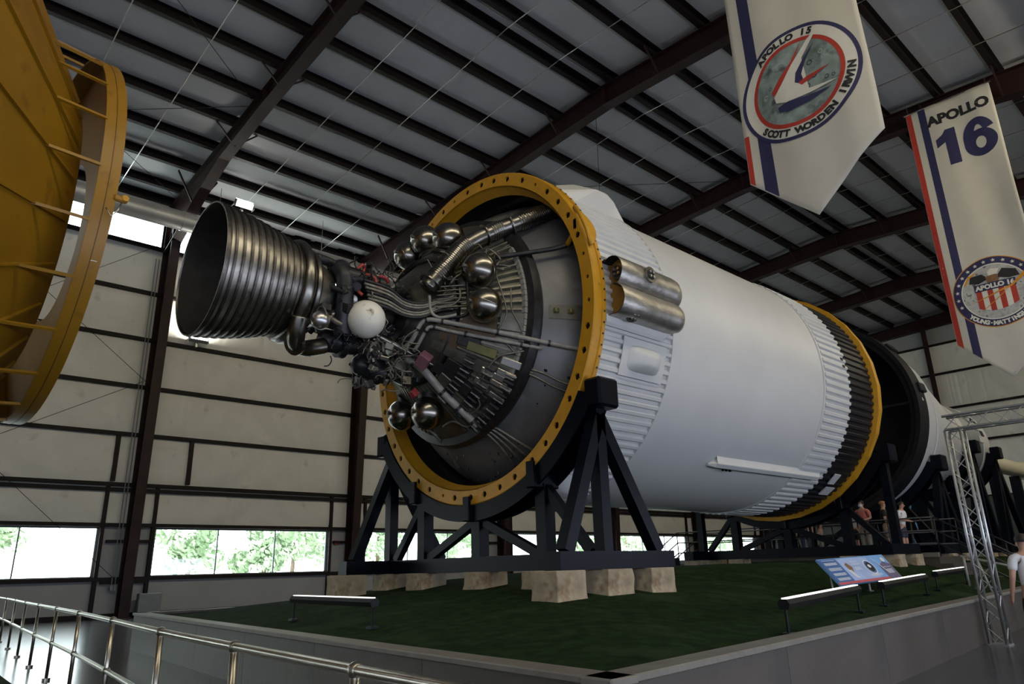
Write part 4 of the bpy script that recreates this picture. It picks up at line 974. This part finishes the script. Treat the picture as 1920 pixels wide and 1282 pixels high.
# ================================================================ FOOTBRIDGE BEHIND THE MOUND
DZ = 1.50
fbg = empty('footbridge', (0, 14.5, 0), 0, 'raised concrete walkway crossing between the rocket sections with steps at both ends', kind='structure')
box('deck', (-.65, 0, DZ/2), (8.5, 2.0, DZ), M['conc'], fbg); box('kerb', (-.65, -.96, DZ+.05), (8.5, .14, .12), M['coping'], fbg)
for sx, x0 in ((1, 3.6), (-1, -4.9)):
    for i in range(8):
        h = DZ*(8-i-.999)/8; 
        if h > .02: box('step', (x0+sx*(.15+.3*i), 0, h/2), (.3, 1.95, h), M['conc'], fbg)
def railing(name, pts, label, hts=(1.05, .70, .35), r=.022, m='dkmetal', group=None, spacing=1.2):
    t = empty(name, (0, 0, 0), 0, label, 'railing', group)
    for h in hts:
        for a, b in zip(pts, pts[1:]):
            mb = MB(); mb.tube([Vector(a)+Vector((0, 0, h)), Vector(b)+Vector((0, 0, h))], r, 8); mb.build('rail', M[m], t, smooth=True)
    for a, b in zip(pts, pts[1:]):
        a, b = Vector(a), Vector(b); n = max(1, round((b-a).length/spacing))
        for i in range(n+1):
            p = a+(b-a)*i/n; mb = MB(); mb.tube([p, p+Vector((0, 0, hts[0]))], r, 8); mb.build('post', M[m], t, smooth=True)
    return t
for y, lab in ((13.62, 'dark pipe railing along the walkway edge facing the rocket stage'), (15.38, 'dark pipe railing along the walkway edge facing the white cone')):
    railing('walkway_railing', [(-6.9, y, .26), (-4.95, y, DZ), (3.6, y, DZ), (5.9, y, .1)], lab, group='walkway railings')
# white tube barrier with a brace at the right edge of the mound
tbz = empty('tube_barrier', (0, 0, 0), 0, 'pale tube barrier with a slanted brace beside the steps', 'barrier')
for a, b in (((5.2, 9.9, 1.5), (6.9, 9.9, 1.06)), ((5.5, 9.9, 1.44), (5.66, 9.9, .74)), ((5.52, 9.9, 1.38), (5.36, 9.9, .80)), ((6.7, 9.9, 1.1), (6.7, 9.9, .0)), ((5.25, 9.9, 1.48), (5.25, 9.9, .86))):
    mb = MB(); mb.tube([a, b], .026, 8); mb.build('tube', M['pipe'], tbz, smooth=True)
bx = box('equipment_case', (-1.92, 9.0, mound_z(-1.92, 9)+.13), (.3, .3, .26), M['ltblack'], None, bevel=.02); tag(bx, 'small black case sitting on the turf near the far windows', 'case')

# ================================================================ NEAR PIPE RAILING
gr = empty('guard_railing', (0, 0, 0), 0, 'two-rail metal pipe railing with ball-joint posts along the concrete path', 'railing')
RP = [(-15.4, -5.10), (-12.9, -5.25), (-10.4, -5.43), (-7.95, -5.62), (-5.6, -5.79), (-3.25, -5.95), (-.95, -6.12), (1.55, -6.33), (3.95, -6.56), (5.85, -6.69), (7.54, -6.79), (9.0, -6.85)]
for z, nm in ((1.06, 'top_rail'), (.55, 'middle_rail')):
    mb = MB(); mb.tube(smooth_path([(x, y, z) for x, y in RP], 3), .027, 12); mb.build(nm, M['brass'], gr, smooth=True)
for x, y in RP:
    mb = MB(); mb.tube([(x, y, .0), (x, y, 1.06)], .025, 12); p = mb.build('post', M['brass'], gr, smooth=True)
    for z in (1.06, .55): 
        mb = MB(); mb.ball((0, 0, 0), .041, 14, 8); j = mb.build('joint', M['brass'], p, smooth=True); j.location = (x, y, z)
    mb = MB(); mb.tube([(x, y, .0), (x, y, .04)], .06, 14); mb.build('foot_flange', M['brass'], p)

# ================================================================ LIGHT BARS, SIGN, TRUSS GATE
def light_bar(a, b, label):
    a, b = Vector(a), Vector(b); mid = (a+b)/2; d = (b-a); ln = d.length; rz = atan2(d.y, d.x)
    za, zb_ = mound_z(a.x, a.y), mound_z(b.x, b.y); t = empty('light_bar', (mid.x, mid.y, (za+zb_)/2), rz, label, 'light', 'long black light bars on the turf')
    tilt = math.atan2(zb_-za, ln); H = .33
    mb = MB(); sec = [(-.05, -.05), (.045, -.05), (.065, .01), (.04, .06), (-.04, .06), (-.07, .01)]
    mb.add([(sx*ln/2, y, z+H) for sx in (-1, 1) for y, z in sec], [(j, (j+1) % 6, 6+(j+1) % 6, 6+j) for j in range(6)]+[(5, 4, 3, 2, 1, 0), (6, 7, 8, 9, 10, 11)])
    h = mb.build('housing', M['ltblack'], t); h.rotation_euler = (0, -tilt, 0)
    box('led_strip', (0, 0, H+.066), (ln-.12, .07, .014), M['led'], h)
    for sx in (-1, 1):
        mb = MB(); mb.tube([(sx*(ln/2-.05), 0, -.02+sx*(zb_-za)/2), (sx*(ln/2-.05), 0, H-.05+sx*(zb_-za)/2)], .016, 8); mb.build('leg', M['ltblack'], t)
        box('foot', (sx*(ln/2-.05), 0, .02+sx*(zb_-za)/2), (.16, .12, .03), M['ltblack'], t)
    return t
light_bar((-.95, -3.0), (1.9, -3.2), 'black light bar on the turf near the front left wall corner')
light_bar((6.45, -.65), (5.85, 2.75), 'black light bar on the turf in front of the blue sign')
light_bar((5.72, 3.95), (5.35, 7.05), 'black light bar on the turf beside the dark end of the blue sign')
light_bar((5.15, 8.2), (4.9, 11.0), 'black light bar on the turf behind the aluminium truss post')
# information sign: tilted printed board on two legs
sg = empty('information_sign', (4.75, 5.7, mound_z(4.75, 5.7)), 0, 'blue information board tilted on two thin legs above the turf', 'sign')
tl, tr, bl, br = Vector((4.5, 4.38, 1.50)), Vector((4.5, 7.33, 1.57)), Vector((5.0, 4.11, 1.07)), Vector((5.0, 6.88, 1.13))
SO = Vector((4.75, 5.7, mound_z(4.75, 5.7)))
def sp(u, v, off=0.):      # u to the right along the board, v down the board
    p = tl*(1-u)*(1-v)+tr*u*(1-v)+bl*(1-u)*v+br*u*v; n = (tr-tl).cross(bl-tl).normalized()
    if n.x < 0: n = -n
    return p+n*off-SO
def sign_poly(name, uv, m, off, parent):
    mb = MB(); mb.add([sp(u, v, off) for u, v in uv], [tuple(range(len(uv)))]); return mb.build(name, m, parent)
mb = MB(); c4 = [(0, 0), (1, 0), (1, 1), (0, 1)]; mb.add([sp(u, v, 0) for u, v in c4]+[sp(u, v, -.03) for u, v in c4], [(0, 1, 2, 3), (7, 6, 5, 4), (0, 4, 5, 1), (1, 5, 6, 2), (2, 6, 7, 3), (3, 7, 4, 0)])
bd = mb.build('board', M['sblue'], sg)
sign_poly('side_panel', [(.0, .03), (.24, .03), (.24, .91), (.0, .91)], M['sdblue'], .003, bd)
sign_poly('photo_panel', [(.25, .05), (.70, .05), (.68, .9), (.25, .9)], M['slblue'], .003, bd)
sign_poly('corner_panel', [(.80, .45), (.90, .30), (1., .42), (1., 1.), (.80, 1.)], M['spurple'], .004, bd)
sign_poly('red_band', [(0, .91), (.80, .91), (.80, 1.), (0, 1.)], M['sred'], .004, bd)
for (u0, u1, v0, v1) in ((.04, .22, .08, .11), (.04, .22, .18, .28), (.04, .22, .38, .50), (.04, .22, .58, .68), (.04, .22, .76, .86), (.40, .52, .18, .24), (.40, .54, .28, .34), (.40, .50, .42, .55), (.55, .74, .74, .84), (.84, .96, .52, .56), (.85, .96, .62, .80)):
    n = max(1, round((v1-v0)/.028))
    for i in range(n):
        va = v0+(v1-v0)*i/n; sign_poly('text_line', [(u0, va), (u1-.015*(i % 2), va), (u1-.015*(i % 2), va+.016), (u0, va+.016)], M['stext'], .006, bd)
def ell(cu, cv, ru, rv, n=24): return [(cu+ru*cos(2*pi*i/n), cv+rv*sin(2*pi*i/n)) for i in range(n)]
sign_poly('oval_mark', ell(.64, .47, .075, .30), M['stext'], .005, bd); sign_poly('oval_mark', ell(.64, .47, .062, .25), M['sdblue'], .007, bd); sign_poly('oval_mark', ell(.64, .47, .045, .19), M['blackgrey'], .008, bd)
sign_poly('oval_mark', ell(.635, .44, .022, .07), M['stext'], .009, bd)
sign_poly('rocket_picture', [(.30, .30), (.34, .22), (.38, .40), (.34, .62), (.31, .5)], M['bbrown'], .005, bd); sign_poly('flame_picture', [(.28, .48), (.33, .52), (.36, .86), (.31, .80)], M['stext'], .006, bd)
sign_poly('moon_picture', ell(.93, .22, .03, .10), M['stext'], .006, bd)
for i in range(8):
    u = .76+.012*i; sign_poly('trail_mark', [(u, .12+.08*i), (u+.012, .12+.08*i), (u+.022, .20+.08*i), (u+.010, .20+.08*i)], M['stext'], .006, bd)
for u in (.06, .60):
    p = sp(u, .45, -.03); mb = MB(); g = Vector((p.x, p.y, mound_z(p.x+SO.x, p.y+SO.y)-SO.z-.02)); mb.tube([g, p], .022, 8); mb.build('leg', M['steel'], sg); box('leg_foot', g+Vector((0, 0, .03)), (.10, .10, .02), M['steel'], sg)
# box-truss gate
tg = empty('truss_gate', (6.53, 6.58, 0), 0, 'aluminium box truss gate frame standing outside the low wall', 'truss')
def truss(a, b, w_=.26):
    a, b = Vector(a), Vector(b); d = (b-a).normalized(); up = Vector((0, 1, 0)); sd = d.cross(up).normalized(); ln = (b-a).length; cor = [(up*p+sd*q)*w_/2 for p, q in ((-1, -1), (1, -1), (1, 1), (-1, 1))]
    for c in cor: mb = MB(); mb.tube([a+c, b+c], .026, 8); mb.build('chord', M['truss'], tg, smooth=True)
    n = round(ln/.27)
    for f in range(4):
        for i in range(n):
            p, q = cor[f], cor[(f+1) % 4]
            if (i+f) % 2: p, q = q, p
            mb = MB(); mb.tube([a+d*(ln*i/n)+p, a+d*(ln*(i+1)/n)+q], .009, 6, cap=False); mb.build('lacing', M['truss'], tg)
truss((0, 0, .03), (0, 0, 3.78)); truss((-.13, 0, 3.92), (4.9, 0, 3.92)); truss((4.77, 0, .03), (4.77, 0, 3.78))
for x in (0, 4.77): box('base_plate', (x, 0, .015), (.32, .32, .03), M['truss'], tg)

# ---- wall-side odds and ends
eb = box('utility_box', (-21.75, .85, .45), (.4, .85, .9), M['grey'], None, bevel=.02); tag(eb, 'grey-blue utility box on the floor beside the wall column', 'box')
for y in (-.35, -.48):
    mb = MB(); mb.tube([(-22.25, y, 1.2), (-22.25, y, 15.5)], .02, 6); o = mb.build('conduit', M['grey']); tag(o, 'thin vertical conduit pipe running up the wall beside the column', 'pipe', 'conduits beside the wall column')
    box('switch_box', (-22.22, y, 1.15), (.12, .11, .2), M['grey'], o)
al = box('fire_alarm', (-22.42, 9.5, 2.93), (.12, .22, .22), M['red'], None, bevel=.02); tag(al, 'small red fire alarm box on the wall beside a window', 'alarm')

# ================================================================ BANNERS
def text2d(body, size=1., offset=0., sx=1.):
    """outline text as 2-D triangles, centred on x, baseline at 0"""
    cu = bpy.data.curves.new('lettering', 'FONT'); cu.body = body; cu.size = size; cu.align_x = 'CENTER'; cu.offset = offset; cu.resolution_u = 3; cu.fill_mode = 'FRONT'
    ob = bpy.data.objects.new('lettering', cu); me = ob.to_mesh()
    v = [(p.co.x*sx, p.co.y) for p in me.vertices]; f = [tuple(q.vertices) for q in me.polygons]
    ob.to_mesh_clear(); bpy.data.objects.remove(ob); bpy.data.curves.remove(cu)
    return v, f
class Banner:
    def __init__(s, name, label, y, x0, x1, ztop, zcorner, ztip, wave, seed):
        s.y, s.x0, s.x1, s.zt, s.zc, s.zp, s.w, s.seed = y, x0, x1, ztop, zcorner, ztip, wave, seed
        s.root = empty(name, ((x0+x1)/2, y, zcorner), 0, label, 'banner')
        mb = MB(); nu, nv = 28, 60
        mb.grid(lambda u, v: s.P(x0+(x1-x0)*u, s.bottom(u)+(ztop-s.bottom(u))*v, 0), nu, nv)
        s.cloth = mb.build('cloth', M['cloth'], s.root, smooth=True, solid=.008)
        mb = MB(); mb.tube([s.P(x0-.06, ztop, 0), s.P(x1+.06, ztop, 0)], .03, 8); s.rod = mb.build('top_rod', M['steel'], s.root)
        for x in (x0+.1, x1-.1): mb = MB(); p = s.P(x, ztop, 0); mb.tube([p, (p[0], p[1], zroof(x)-.34-zcorner)], .008, 6); mb.build('hanging_wire', M['steel'], s.root)
    def bottom(s, u): return s.zp+(s.zc-s.zp)*abs(2*u-1)
    def P(s, x, z, off):
        u = (x-s.x0)/(s.x1-s.x0); k = s.w*(.6+.4*min(1, (s.zt-z)/6)); e = .05*max(0, u-.82)/.18
        d = k*(sin(u*5.1+s.seed+z*.11)+.35*sin(u*13+z*.45+s.seed*2))+e*sin(z*.8)*2
        return (x-(s.x0+s.x1)/2, d-off, z-s.zc)
    def art(s, name, pts, faces, m, layer):
        bm = bmesh.new(); vs = [bm.verts.new((x, 0, z)) for x, z in pts]
        for f in faces:
            try: bm.faces.new([vs[i] for i in f])
            except ValueError: pass
        bmesh.ops.triangulate(bm, faces=bm.faces)
        for _ in range(5):
            es = [e for e in bm.edges if e.calc_length() > .22]
            if not es: break
            bmesh.ops.subdivide_edges(bm, edges=es, cuts=1, use_grid_fill=False); bmesh.ops.triangulate(bm, faces=bm.faces)
        for v in bm.verts: v.co = s.P(v.co.x, v.co.z, .007+.004*layer)
        me = bpy.data.meshes.new(name); bm.to_mesh(me); bm.free(); me.materials.append(M[m]); o = bpy.data.objects.new(name, me); COL.objects.link(o); o.parent = s.cloth; return o
    def poly(s, name, pts, m, layer): return s.art(name, pts, [tuple(range(len(pts)))], m, layer)
    def disc(s, name, cx, cz, r, m, layer, n=64): return s.art(name, [(cx, cz)]+[(cx+r*cos(2*pi*i/n), cz+r*sin(2*pi*i/n)) for i in range(n)], [(0, 1+i, 1+(i+1) % n) for i in range(n)], m, layer)
    def ring(s, name, cx, cz, r0, r1, m, layer, n=72): return s.art(name, [(cx+r*cos(2*pi*i/n), cz+r*sin(2*pi*i/n)) for r in (r0, r1) for i in range(n)], [(i, (i+1) % n, n+(i+1) % n, n+i) for i in range(n)], m, layer)
    def stripe(s, name, xa, xb, m, layer, z1=None, z0=None):
        u0, u1 = (xa-s.x0)/(s.x1-s.x0), (xb-s.x0)/(s.x1-s.x0); n = 40; T_ = z1 or s.zt-.03
        a = [(xa, (z0 or s.bottom(u0)+.03)+(T_-(z0 or s.bottom(u0)+.03))*i/n) for i in range(n+1)]; b = [(xb, (z0 or s.bottom(u1)+.03)+(T_-(z0 or s.bottom(u1)+.03))*i/n) for i in range(n+1)]
        return s.art(name, a+b, [(i, n+1+i, n+2+i, i+1) for i in range(n)], m, layer)
    def text(s, body, cx, cz, size, m, layer, off=0., sx=1.):
        v, f = text2d(body, size, off, sx); return s.art('lettering', [(cx+x, cz+y) for x, y in v], f, m, layer)
    def arc_text(s, body, cx, cz, r, a_mid, step, size, m, layer, off=0., inside=False, sx=1.):
        n = len(body)
        for i, ch in enumerate(body):
            if ch == ' ': continue
            t = radians(a_mid+((n-1)/2-i)*step*(1 if not inside else -1)); v, f = text2d(ch, size, off, sx); pts = []
            rot = t-pi/2 if not inside else t+pi/2; bx, bz = cx+r*cos(t), cz+r*sin(t)
            for x, y in v: pts.append((bx+x*cos(rot)-y*sin(rot), bz+x*sin(rot)+y*cos(rot)))
            s.art('lettering', pts, f, m, layer)
b15 = Banner('hanging_banner', 'long cream banner with a round lunar emblem of red, white and blue swooshes', 4.6, 4.15, 6.98, 18.6, 9.42, 8.05, .08, .7)
b15.stripe('navy_stripe', 4.46, 4.76, 'bnavy', 0); b15.stripe('red_stripe', 4.16, 4.27, 'bred', 0, z1=10.6)
cx, cz_ = 5.55, 11.22
b15.disc('emblem_white', cx, cz_, 1.30, 'bwhite', 1); b15.ring('emblem_border', cx, cz_, 1.25, 1.33, 'bnavy', 2); b15.disc('emblem_moon', cx, cz_, .96, 'bteal', 2); b15.ring('emblem_red_ring', cx, cz_, .94, 1.03, 'bred', 3)
def E15(pts): return [(cx-.08+x*1.12, cz_+y*1.08) for x, y in pts]
rnd = random.Random(8)
for i in range(26):
    a, r = rnd.uniform(0, 6.28), .88*sqrt(rnd.random()); q = rnd.uniform(.02, .06)
    b15.ring('crater', cx+r*cos(a), cz_+r*sin(a), q*.7, q, 'bblack' if i % 2 else 'bgrey', 3, 12)
b15.poly('swoosh_red', E15([(-.42, .02), (-.22, .24), (.02, .46), (.30, .86), (.12, .52), (-.05, .25), (-.22, .0), (-.40, -.08)]), 'bred', 5)
b15.poly('swoosh_white', E15([(-.38, -.12), (-.18, .10), (.05, .42), (.40, .80), (.62, .92), (.25, .45), (.04, .12), (.06, -.10), (.30, -.28), (.85, -.36), (.30, -.38), (-.15, -.36), (-.36, -.26)]), 'bwhite', 6)
b15.poly('swoosh_navy', E15([(.06, -.02), (.10, .18), (.26, .40), (.52, .66), (.30, .34), (.20, .10), (.22, -.02), (.14, -.08)]), 'bnavy', 7)
b15.poly('swoosh_red', E15([(.12, -.06), (.30, .0), (.74, .02), (.40, -.08), (.18, -.14)]), 'bred', 7)
b15.poly('swoosh_navy', E15([(-.34, -.38), (-.10, -.36), (.22, -.42), (.70, -.46), (.25, -.56), (-.10, -.58), (-.32, -.50)]), 'bnavy', 7)
b15.arc_text('APOLLO 15', cx, cz_, 1.075, 97, 7.6, .20, 'bblack', 4, .012, sx=1.1)
b15.arc_text('SCOTT WORDEN IRWIN', cx, cz_, 1.21, -74, 7.6, .20, 'bblack', 4, .012, inside=True, sx=1.1)
b16 = Banner('hanging_banner', 'long white banner with large navy numeral sixteen and a round eagle shield emblem', 20.05, 3.50, 6.42, 18.55, 8.80, 7.30, .08, 2.4)
b16.stripe('red_stripe', 3.51, 3.70, 'bred', 0); b16.stripe('navy_stripe', 3.94, 4.20, 'bnavy', 0)
b16.text('APOLLO', 5.24, 17.66, .56, 'bblack', 1, .03, .98)
b16.poly('numeral', [(4.64, 15.76), (5.02, 15.76), (5.02, 17.30), (4.70, 17.30), (4.64, 17.2)], 'bnavy', 1); b16.poly('numeral', [(4.34, 16.62), (4.66, 16.78), (4.72, 17.30), (4.58, 17.12), (4.34, 16.98)], 'bnavy', 1)
nx, nz_, N6 = 5.74, 15.74, 40
b16.art('numeral', [(nx+rx*cos(2*pi*i/N6), nz_+.53+rz_*sin(2*pi*i/N6)) for rx, rz_ in ((.54, .55), (.17, .24)) for i in range(N6)], [(i, (i+1) % N6, N6+(i+1) % N6, N6+i) for i in range(N6)], 'bnavy', 1)
A6 = [radians(22+(190-22)*i/24) for i in range(25)]
b16.art('numeral', [(nx+rx*cos(a), nz_+.78+rz_*sin(a)) for rx, rz_ in ((.54, .80), (.17, .50)) for a in A6], [(i, i+1, 26+i, 25+i) for i in range(24)], 'bnavy', 1)
b16.poly('numeral', [(nx-.54, nz_+.5), (nx-.17, nz_+.5), (nx-.17, nz_+.85), (nx-.54, nz_+.85)], 'bnavy', 1)
cx, cz_ = 5.04, 10.46
b16.disc('emblem_border', cx, cz_, 1.32, 'bgold', 1); b16.disc('emblem_navy', cx, cz_, 1.29, 'bnavy', 2); b16.ring('emblem_ring', cx, cz_, 1.00, 1.04, 'bwhite', 4); b16.disc('emblem_moon', cx, cz_, 1.02, 'bgrey', 3)
for i in range(16):
    t = radians(-18+i*14.4) ; sxx, szz = cx+1.16*cos(t), cz_+1.16*sin(t); st5 = []
    for j in range(10): q = (.075 if j % 2 == 0 else .032); st5.append((sxx+q*cos(pi/2+j*pi/5), szz+q*sin(pi/2+j*pi/5)))
    b16.art('star', [(sxx, szz)]+st5, [(0, 1+j, 1+(j+1) % 10) for j in range(10)], 'bwhite', 4)
x0s, x1s, zs1, zs0 = cx-.58, cx+.62, cz_+.08, cz_-.70
for i in range(7):
    a, b = x0s+(x1s-x0s)*i/7, x0s+(x1s-x0s)*(i+1)/7; sag = lambda x: .18*(abs((x-cx)/.6))**2
    b16.poly('shield_stripe', [(a, zs0+sag(a)), (b, zs0+sag(b)), (b, zs1), (a, zs1)], 'bred' if i % 2 == 0 else 'bwhite', 5)
b16.poly('shield_band', [(x0s-.03, zs1), (x1s+.03, zs1), (x1s+.03, zs1+.27), (x0s-.03, zs1+.27)], 'bnavy', 6)
b16.text('APOLLO 16', cx+.02, zs1+.06, .23, 'bwhite', 7, .014, 1.0)
b16.poly('bird_wing', [(cx-.10, cz_+.50), (cx-.30, cz_+.72), (cx-.66, cz_+.70), (cx-.72, cz_+.45), (cx-.45, cz_+.38)], 'bblack', 6)
b16.poly('bird_wing', [(cx+.12, cz_+.50), (cx+.34, cz_+.78), (cx+.72, cz_+.66), (cx+.80, cz_+.40), (cx+.45, cz_+.38)], 'bblack', 6)
b16.poly('bird_body', [(cx-.16, cz_+.36), (cx+.16, cz_+.36), (cx+.20, cz_+.58), (cx, cz_+.66), (cx-.20, cz_+.58)], 'bbrown', 7)
b16.poly('bird_head', [(cx-.10, cz_+.60), (cx+.16, cz_+.62), (cx+.26, cz_+.78), (cx+.02, cz_+.86), (cx-.12, cz_+.74)], 'bwhite', 8)
b16.poly('gold_vector', [(cx-.92, cz_-.34), (cx-.2, cz_-.12), (cx+.5, cz_+.12), (cx+.95, cz_+.52), (cx+.92, cz_+.34), (cx+.5, cz_+.04), (cx-.2, cz_-.16)], 'bgold', 8)
b16.poly('gold_vector', [(cx-.72, cz_-.78), (cx-.1, cz_-.36), (cx+.5, cz_+.08), (cx+.1, cz_-.26), (cx-.2, cz_-.46)], 'bgold', 8)
b16.poly('gold_vector', [(cx-.9, cz_+.42), (cx-.72, cz_+.74), (cx-.4, cz_+.84), (cx-.68, cz_+.66), (cx-.82, cz_+.42)], 'bgold', 8)
b16.arc_text('YOUNG\u00b7MATTINGLY\u00b7DUKE', cx, cz_, 1.235, -78, 6.3, .20, 'bwhite', 4, .014, inside=True)

# ================================================================ PEOPLE
def skinned(name, joints, edges, m, parent, lvl=2):
    me = bpy.data.meshes.new(name); me.from_pydata([j[0] for j in joints], edges, []); me.materials.append(m)
    o = bpy.data.objects.new(name, me); COL.objects.link(o); o.parent = parent
    md = o.modifiers.new('skin', 'SKIN'); md.use_smooth_shade = True
    sv = me.skin_vertices[0].data
    for i, j in enumerate(joints): sv[i].radius = j[1] if isinstance(j[1], tuple) else (j[1], j[1]); sv[i].use_root = (i == 0)
    sd = o.modifiers.new('smooth', 'SUBSURF'); sd.levels = lvl; sd.render_levels = lvl
    return o
def person(loc, rz, h, label, shirt, legs, hair, mask=False, shorts=False, arm='down', lean=0., group='visitors on the walkway'):
    t = empty('person', loc, rz, label, 'person', group); k = h/1.75
    def S(x, y, z): return (x*k, (y+lean*max(0, z-.9))*k, z*k)
    J = [(S(0, 0, .96), (.14*k, .10*k)), (S(0, 0, 1.10), (.125*k, .09*k)), (S(0, -.01, 1.30), (.15*k, .10*k)), (S(0, 0, 1.44), (.10*k, .07*k)), (S(0, .01, 1.51), .052*k), (S(0, .025, 1.60), (.072*k, .09*k)), (S(0, .03, 1.70), (.062*k, .08*k))]
    Ed = [(0, 1), (1, 2), (2, 3), (3, 4), (4, 5), (5, 6)]; arms = {}; lg = {}
    for s in (-1, 1):
        if arm == 'down': el, wr = S(s*.25, -.03, 1.16), S(s*.26, .06, .92)
        elif arm == 'fold': el, wr = S(s*.26, .02, 1.18), S(s*.10, .22, 1.12)
        else: el, wr = (S(s*.25, -.03, 1.16), S(s*.26, .06, .92)) if s > 0 else (S(s*.26, .03, 1.18), S(s*.20, .26, 1.26))
        sh = S(s*.18, 0, 1.41); b = len(J); J += [(sh, .055*k), (el, .042*k), (wr, .028*k)]; Ed += [(3, b), (b, b+1), (b+1, b+2)]; arms[s] = (sh, el, wr)
        d = (Vector(wr)-Vector(el)).normalized(); side = Vector((0, 1, 0)) if abs(d.y) < .7 else Vector((1, 0, 0)); pm = Vector(wr)+d*.06*k; b2 = len(J); J.append((tuple(pm), (.030*k, .016*k))); Ed.append((b+2, b2))
        for q, ln in ((-.030, .070), (-.010, .082), (.010, .078), (.028, .062)):
            r0 = pm+side*q*k+d*.02*k; c = len(J); J += [(tuple(r0+d*ln*.5*k), .0085*k), (tuple(r0+d*ln*k-side*0+Vector((0, .012*k, 0))), .0075*k)]; Ed += [(b2, c), (c, c+1)]
        th = Vector(wr)+d*.03*k+side*.035*k; c = len(J); J += [(tuple(th), .0095*k), (tuple(th+d*.045*k+side*.018*k), .008*k)]; Ed += [(b2, c), (c, c+1)]
        hp, kn, an, to = S(s*.09, 0, .90), S(s*.105, .025, .50), S(s*.11, -.01, .09), S(s*.12, .13, .04)
        b = len(J); J += [(hp, .085*k), (kn, .056*k), (an, .038*k), (to, (.036*k, .026*k))]; Ed += [(0, b), (b, b+1), (b+1, b+2), (b+2, b+3)]; lg[s] = (hp, kn, an, to)
    body = skinned('body', J, Ed, M['skin'], t)
    mb = MB(); mb.ball(S(0, .118, 1.60), .014*k, 8, 6, (1, 1.3, 1.6)); 
    mb.build('nose', M['skin'], body, smooth=True)
    for s in (-1, 1):
        mb = MB(); mb.ball(S(s*.028, .103, 1.635), .010*k, 8, 6); mb.build('eye', M['bblack'], body)
        mb = MB(); mb.ball(S(s*.080, .02, 1.60), .022*k, 8, 6, (.4, .8, 1.3)); mb.build('ear', M['skin'], body, smooth=True)
    if mask: mb = MB(); mb.ball(S(0, .062, 1.575), .064*k, 14, 10, (1.0, .95, .85)); mb.build('face_mask', M['mask'], t, smooth=True)
    else: mb = MB(); mb.box(S(0, .108, 1.555), (.04*k, .01*k, .010*k)); mb.build('mouth', M['red'], body)
    mb = MB(); c = S(0, .005, 1.66); n1, n2 = 20, 10; vs = []
    for j in range(n2+1):
        for i in range(n1):
            ph = pi/2-(pi*.62)*j/n2; a = 2*pi*i/n1; front = max(0, sin(a)); lim = ph if front < .4 else max(ph, .25)
            vs.append((c[0]+.090*k*cos(lim)*cos(a), c[1]+.108*k*cos(lim)*sin(a), c[2]+.088*k*sin(lim)))
    mb.add(vs, [(j*n1+i, j*n1+(i+1) % n1, (j+1)*n1+(i+1) % n1, (j+1)*n1+i) for j in range(n2) for i in range(n1)]); mb.build('hair', M[hair], t, smooth=True)
    e = .016*k; J2 = [(S(0, 0, .93), (.155*k, .115*k)), (S(0, 0, 1.10), (.148*k, .112*k)), (S(0, -.01, 1.30), (.165*k, .118*k)), (S(0, 0, 1.43), (.115*k, .085*k)), (S(0, .005, 1.475), (.068*k, .065*k))]; E2 = [(0, 1), (1, 2), (2, 3), (3, 4)]
    for s in (-1, 1):
        sh, el, wr = arms[s]; mid = tuple(Vector(sh).lerp(Vector(el), .75)); b = len(J2); J2 += [(sh, .072*k), (mid, .064*k)]; E2 += [(3, b), (b, b+1)]
    skinned('shirt', J2, E2, M[shirt], t)
    J3 = [(S(0, 0, .95), (.15*k, .112*k)), (S(0, 0, 1.02), (.142*k, .108*k))]; E3 = [(0, 1)]
    for s in (-1, 1):
        hp, kn, an, to = lg[s]; b = len(J3)
        if shorts: J3 += [(hp, .105*k), (tuple(Vector(hp).lerp(Vector(kn), .85)), .088*k)]; E3 += [(0, b), (b, b+1)]
        else: J3 += [(hp, .102*k), (kn, .074*k), (tuple(Vector(kn).lerp(Vector(an), .95)), .058*k)]; E3 += [(0, b), (b, b+1), (b+1, b+2)]
        J4 = [(S(s*.11, -.05, .045), .045*k), (S(s*.115, .06, .045), (.046*k, .040*k)), (S(s*.12, .16, .035), (.040*k, .030*k))]
        skinned('shoe', J4, [(0, 1), (1, 2)], M['shoe'], t)
    skinned('shorts' if shorts else 'trousers', J3, E3, M[legs], t)
    return t
PZ = DZ+.005
person((1.42, 14.35, PZ), radians(170), 1.72, 'person in a salmon shirt and face mask standing behind the cradle brace', 'salmon', 'khaki', 'hair', True, False, 'fold')
person((.98, 14.55, PZ), radians(60), 1.62, 'person in a white shirt and black shorts with a mask beside the cradle post', 'wshirt', 'bshirt', 'hair', True, True, 'down')
person((1.98, 14.5, PZ), radians(-60), 1.66, 'person with auburn hair in a black top and pale shorts', 'bshirt', 'khaki', 'hairo', False, True, 'down')
person((2.50, 14.3, PZ), radians(-95), 1.58, 'person in a white top and dark shorts leaning past the cradle post', 'wshirt', 'denim', 'hair', False, True, 'fold', .12)
person((-.10, 14.6, PZ), radians(120), 1.60, 'person in a dark green shirt standing in the shadow under the stage', 'dshirt', 'khaki', 'hair', False, False, 'down')
person((-.48, 14.3, PZ), radians(200), 1.66, 'person in dark blue clothes standing in the shadow under the stage', 'bshirt', 'denim', 'hair', False, False, 'down')
person((7.74, 4.25, 0), radians(40), 1.80, 'person in a pale grey shirt and dark trousers walking past the truss gate', 'wshirt', 'bshirt', 'hair', False, False, 'down', 0., 'visitors on the floor')

dp_ = box('display_panel', (-4.2, 32.6, 3.2), (1.8, .1, 2.0), M['sblue'], None); tag(dp_, 'blue display panel on a low wall behind the far cradles', 'panel')
for x in (-.9, .9): box('panel_leg', (x*.8, 0, -2.1), (.1, .1, 2.2), M['grey'], dp_)
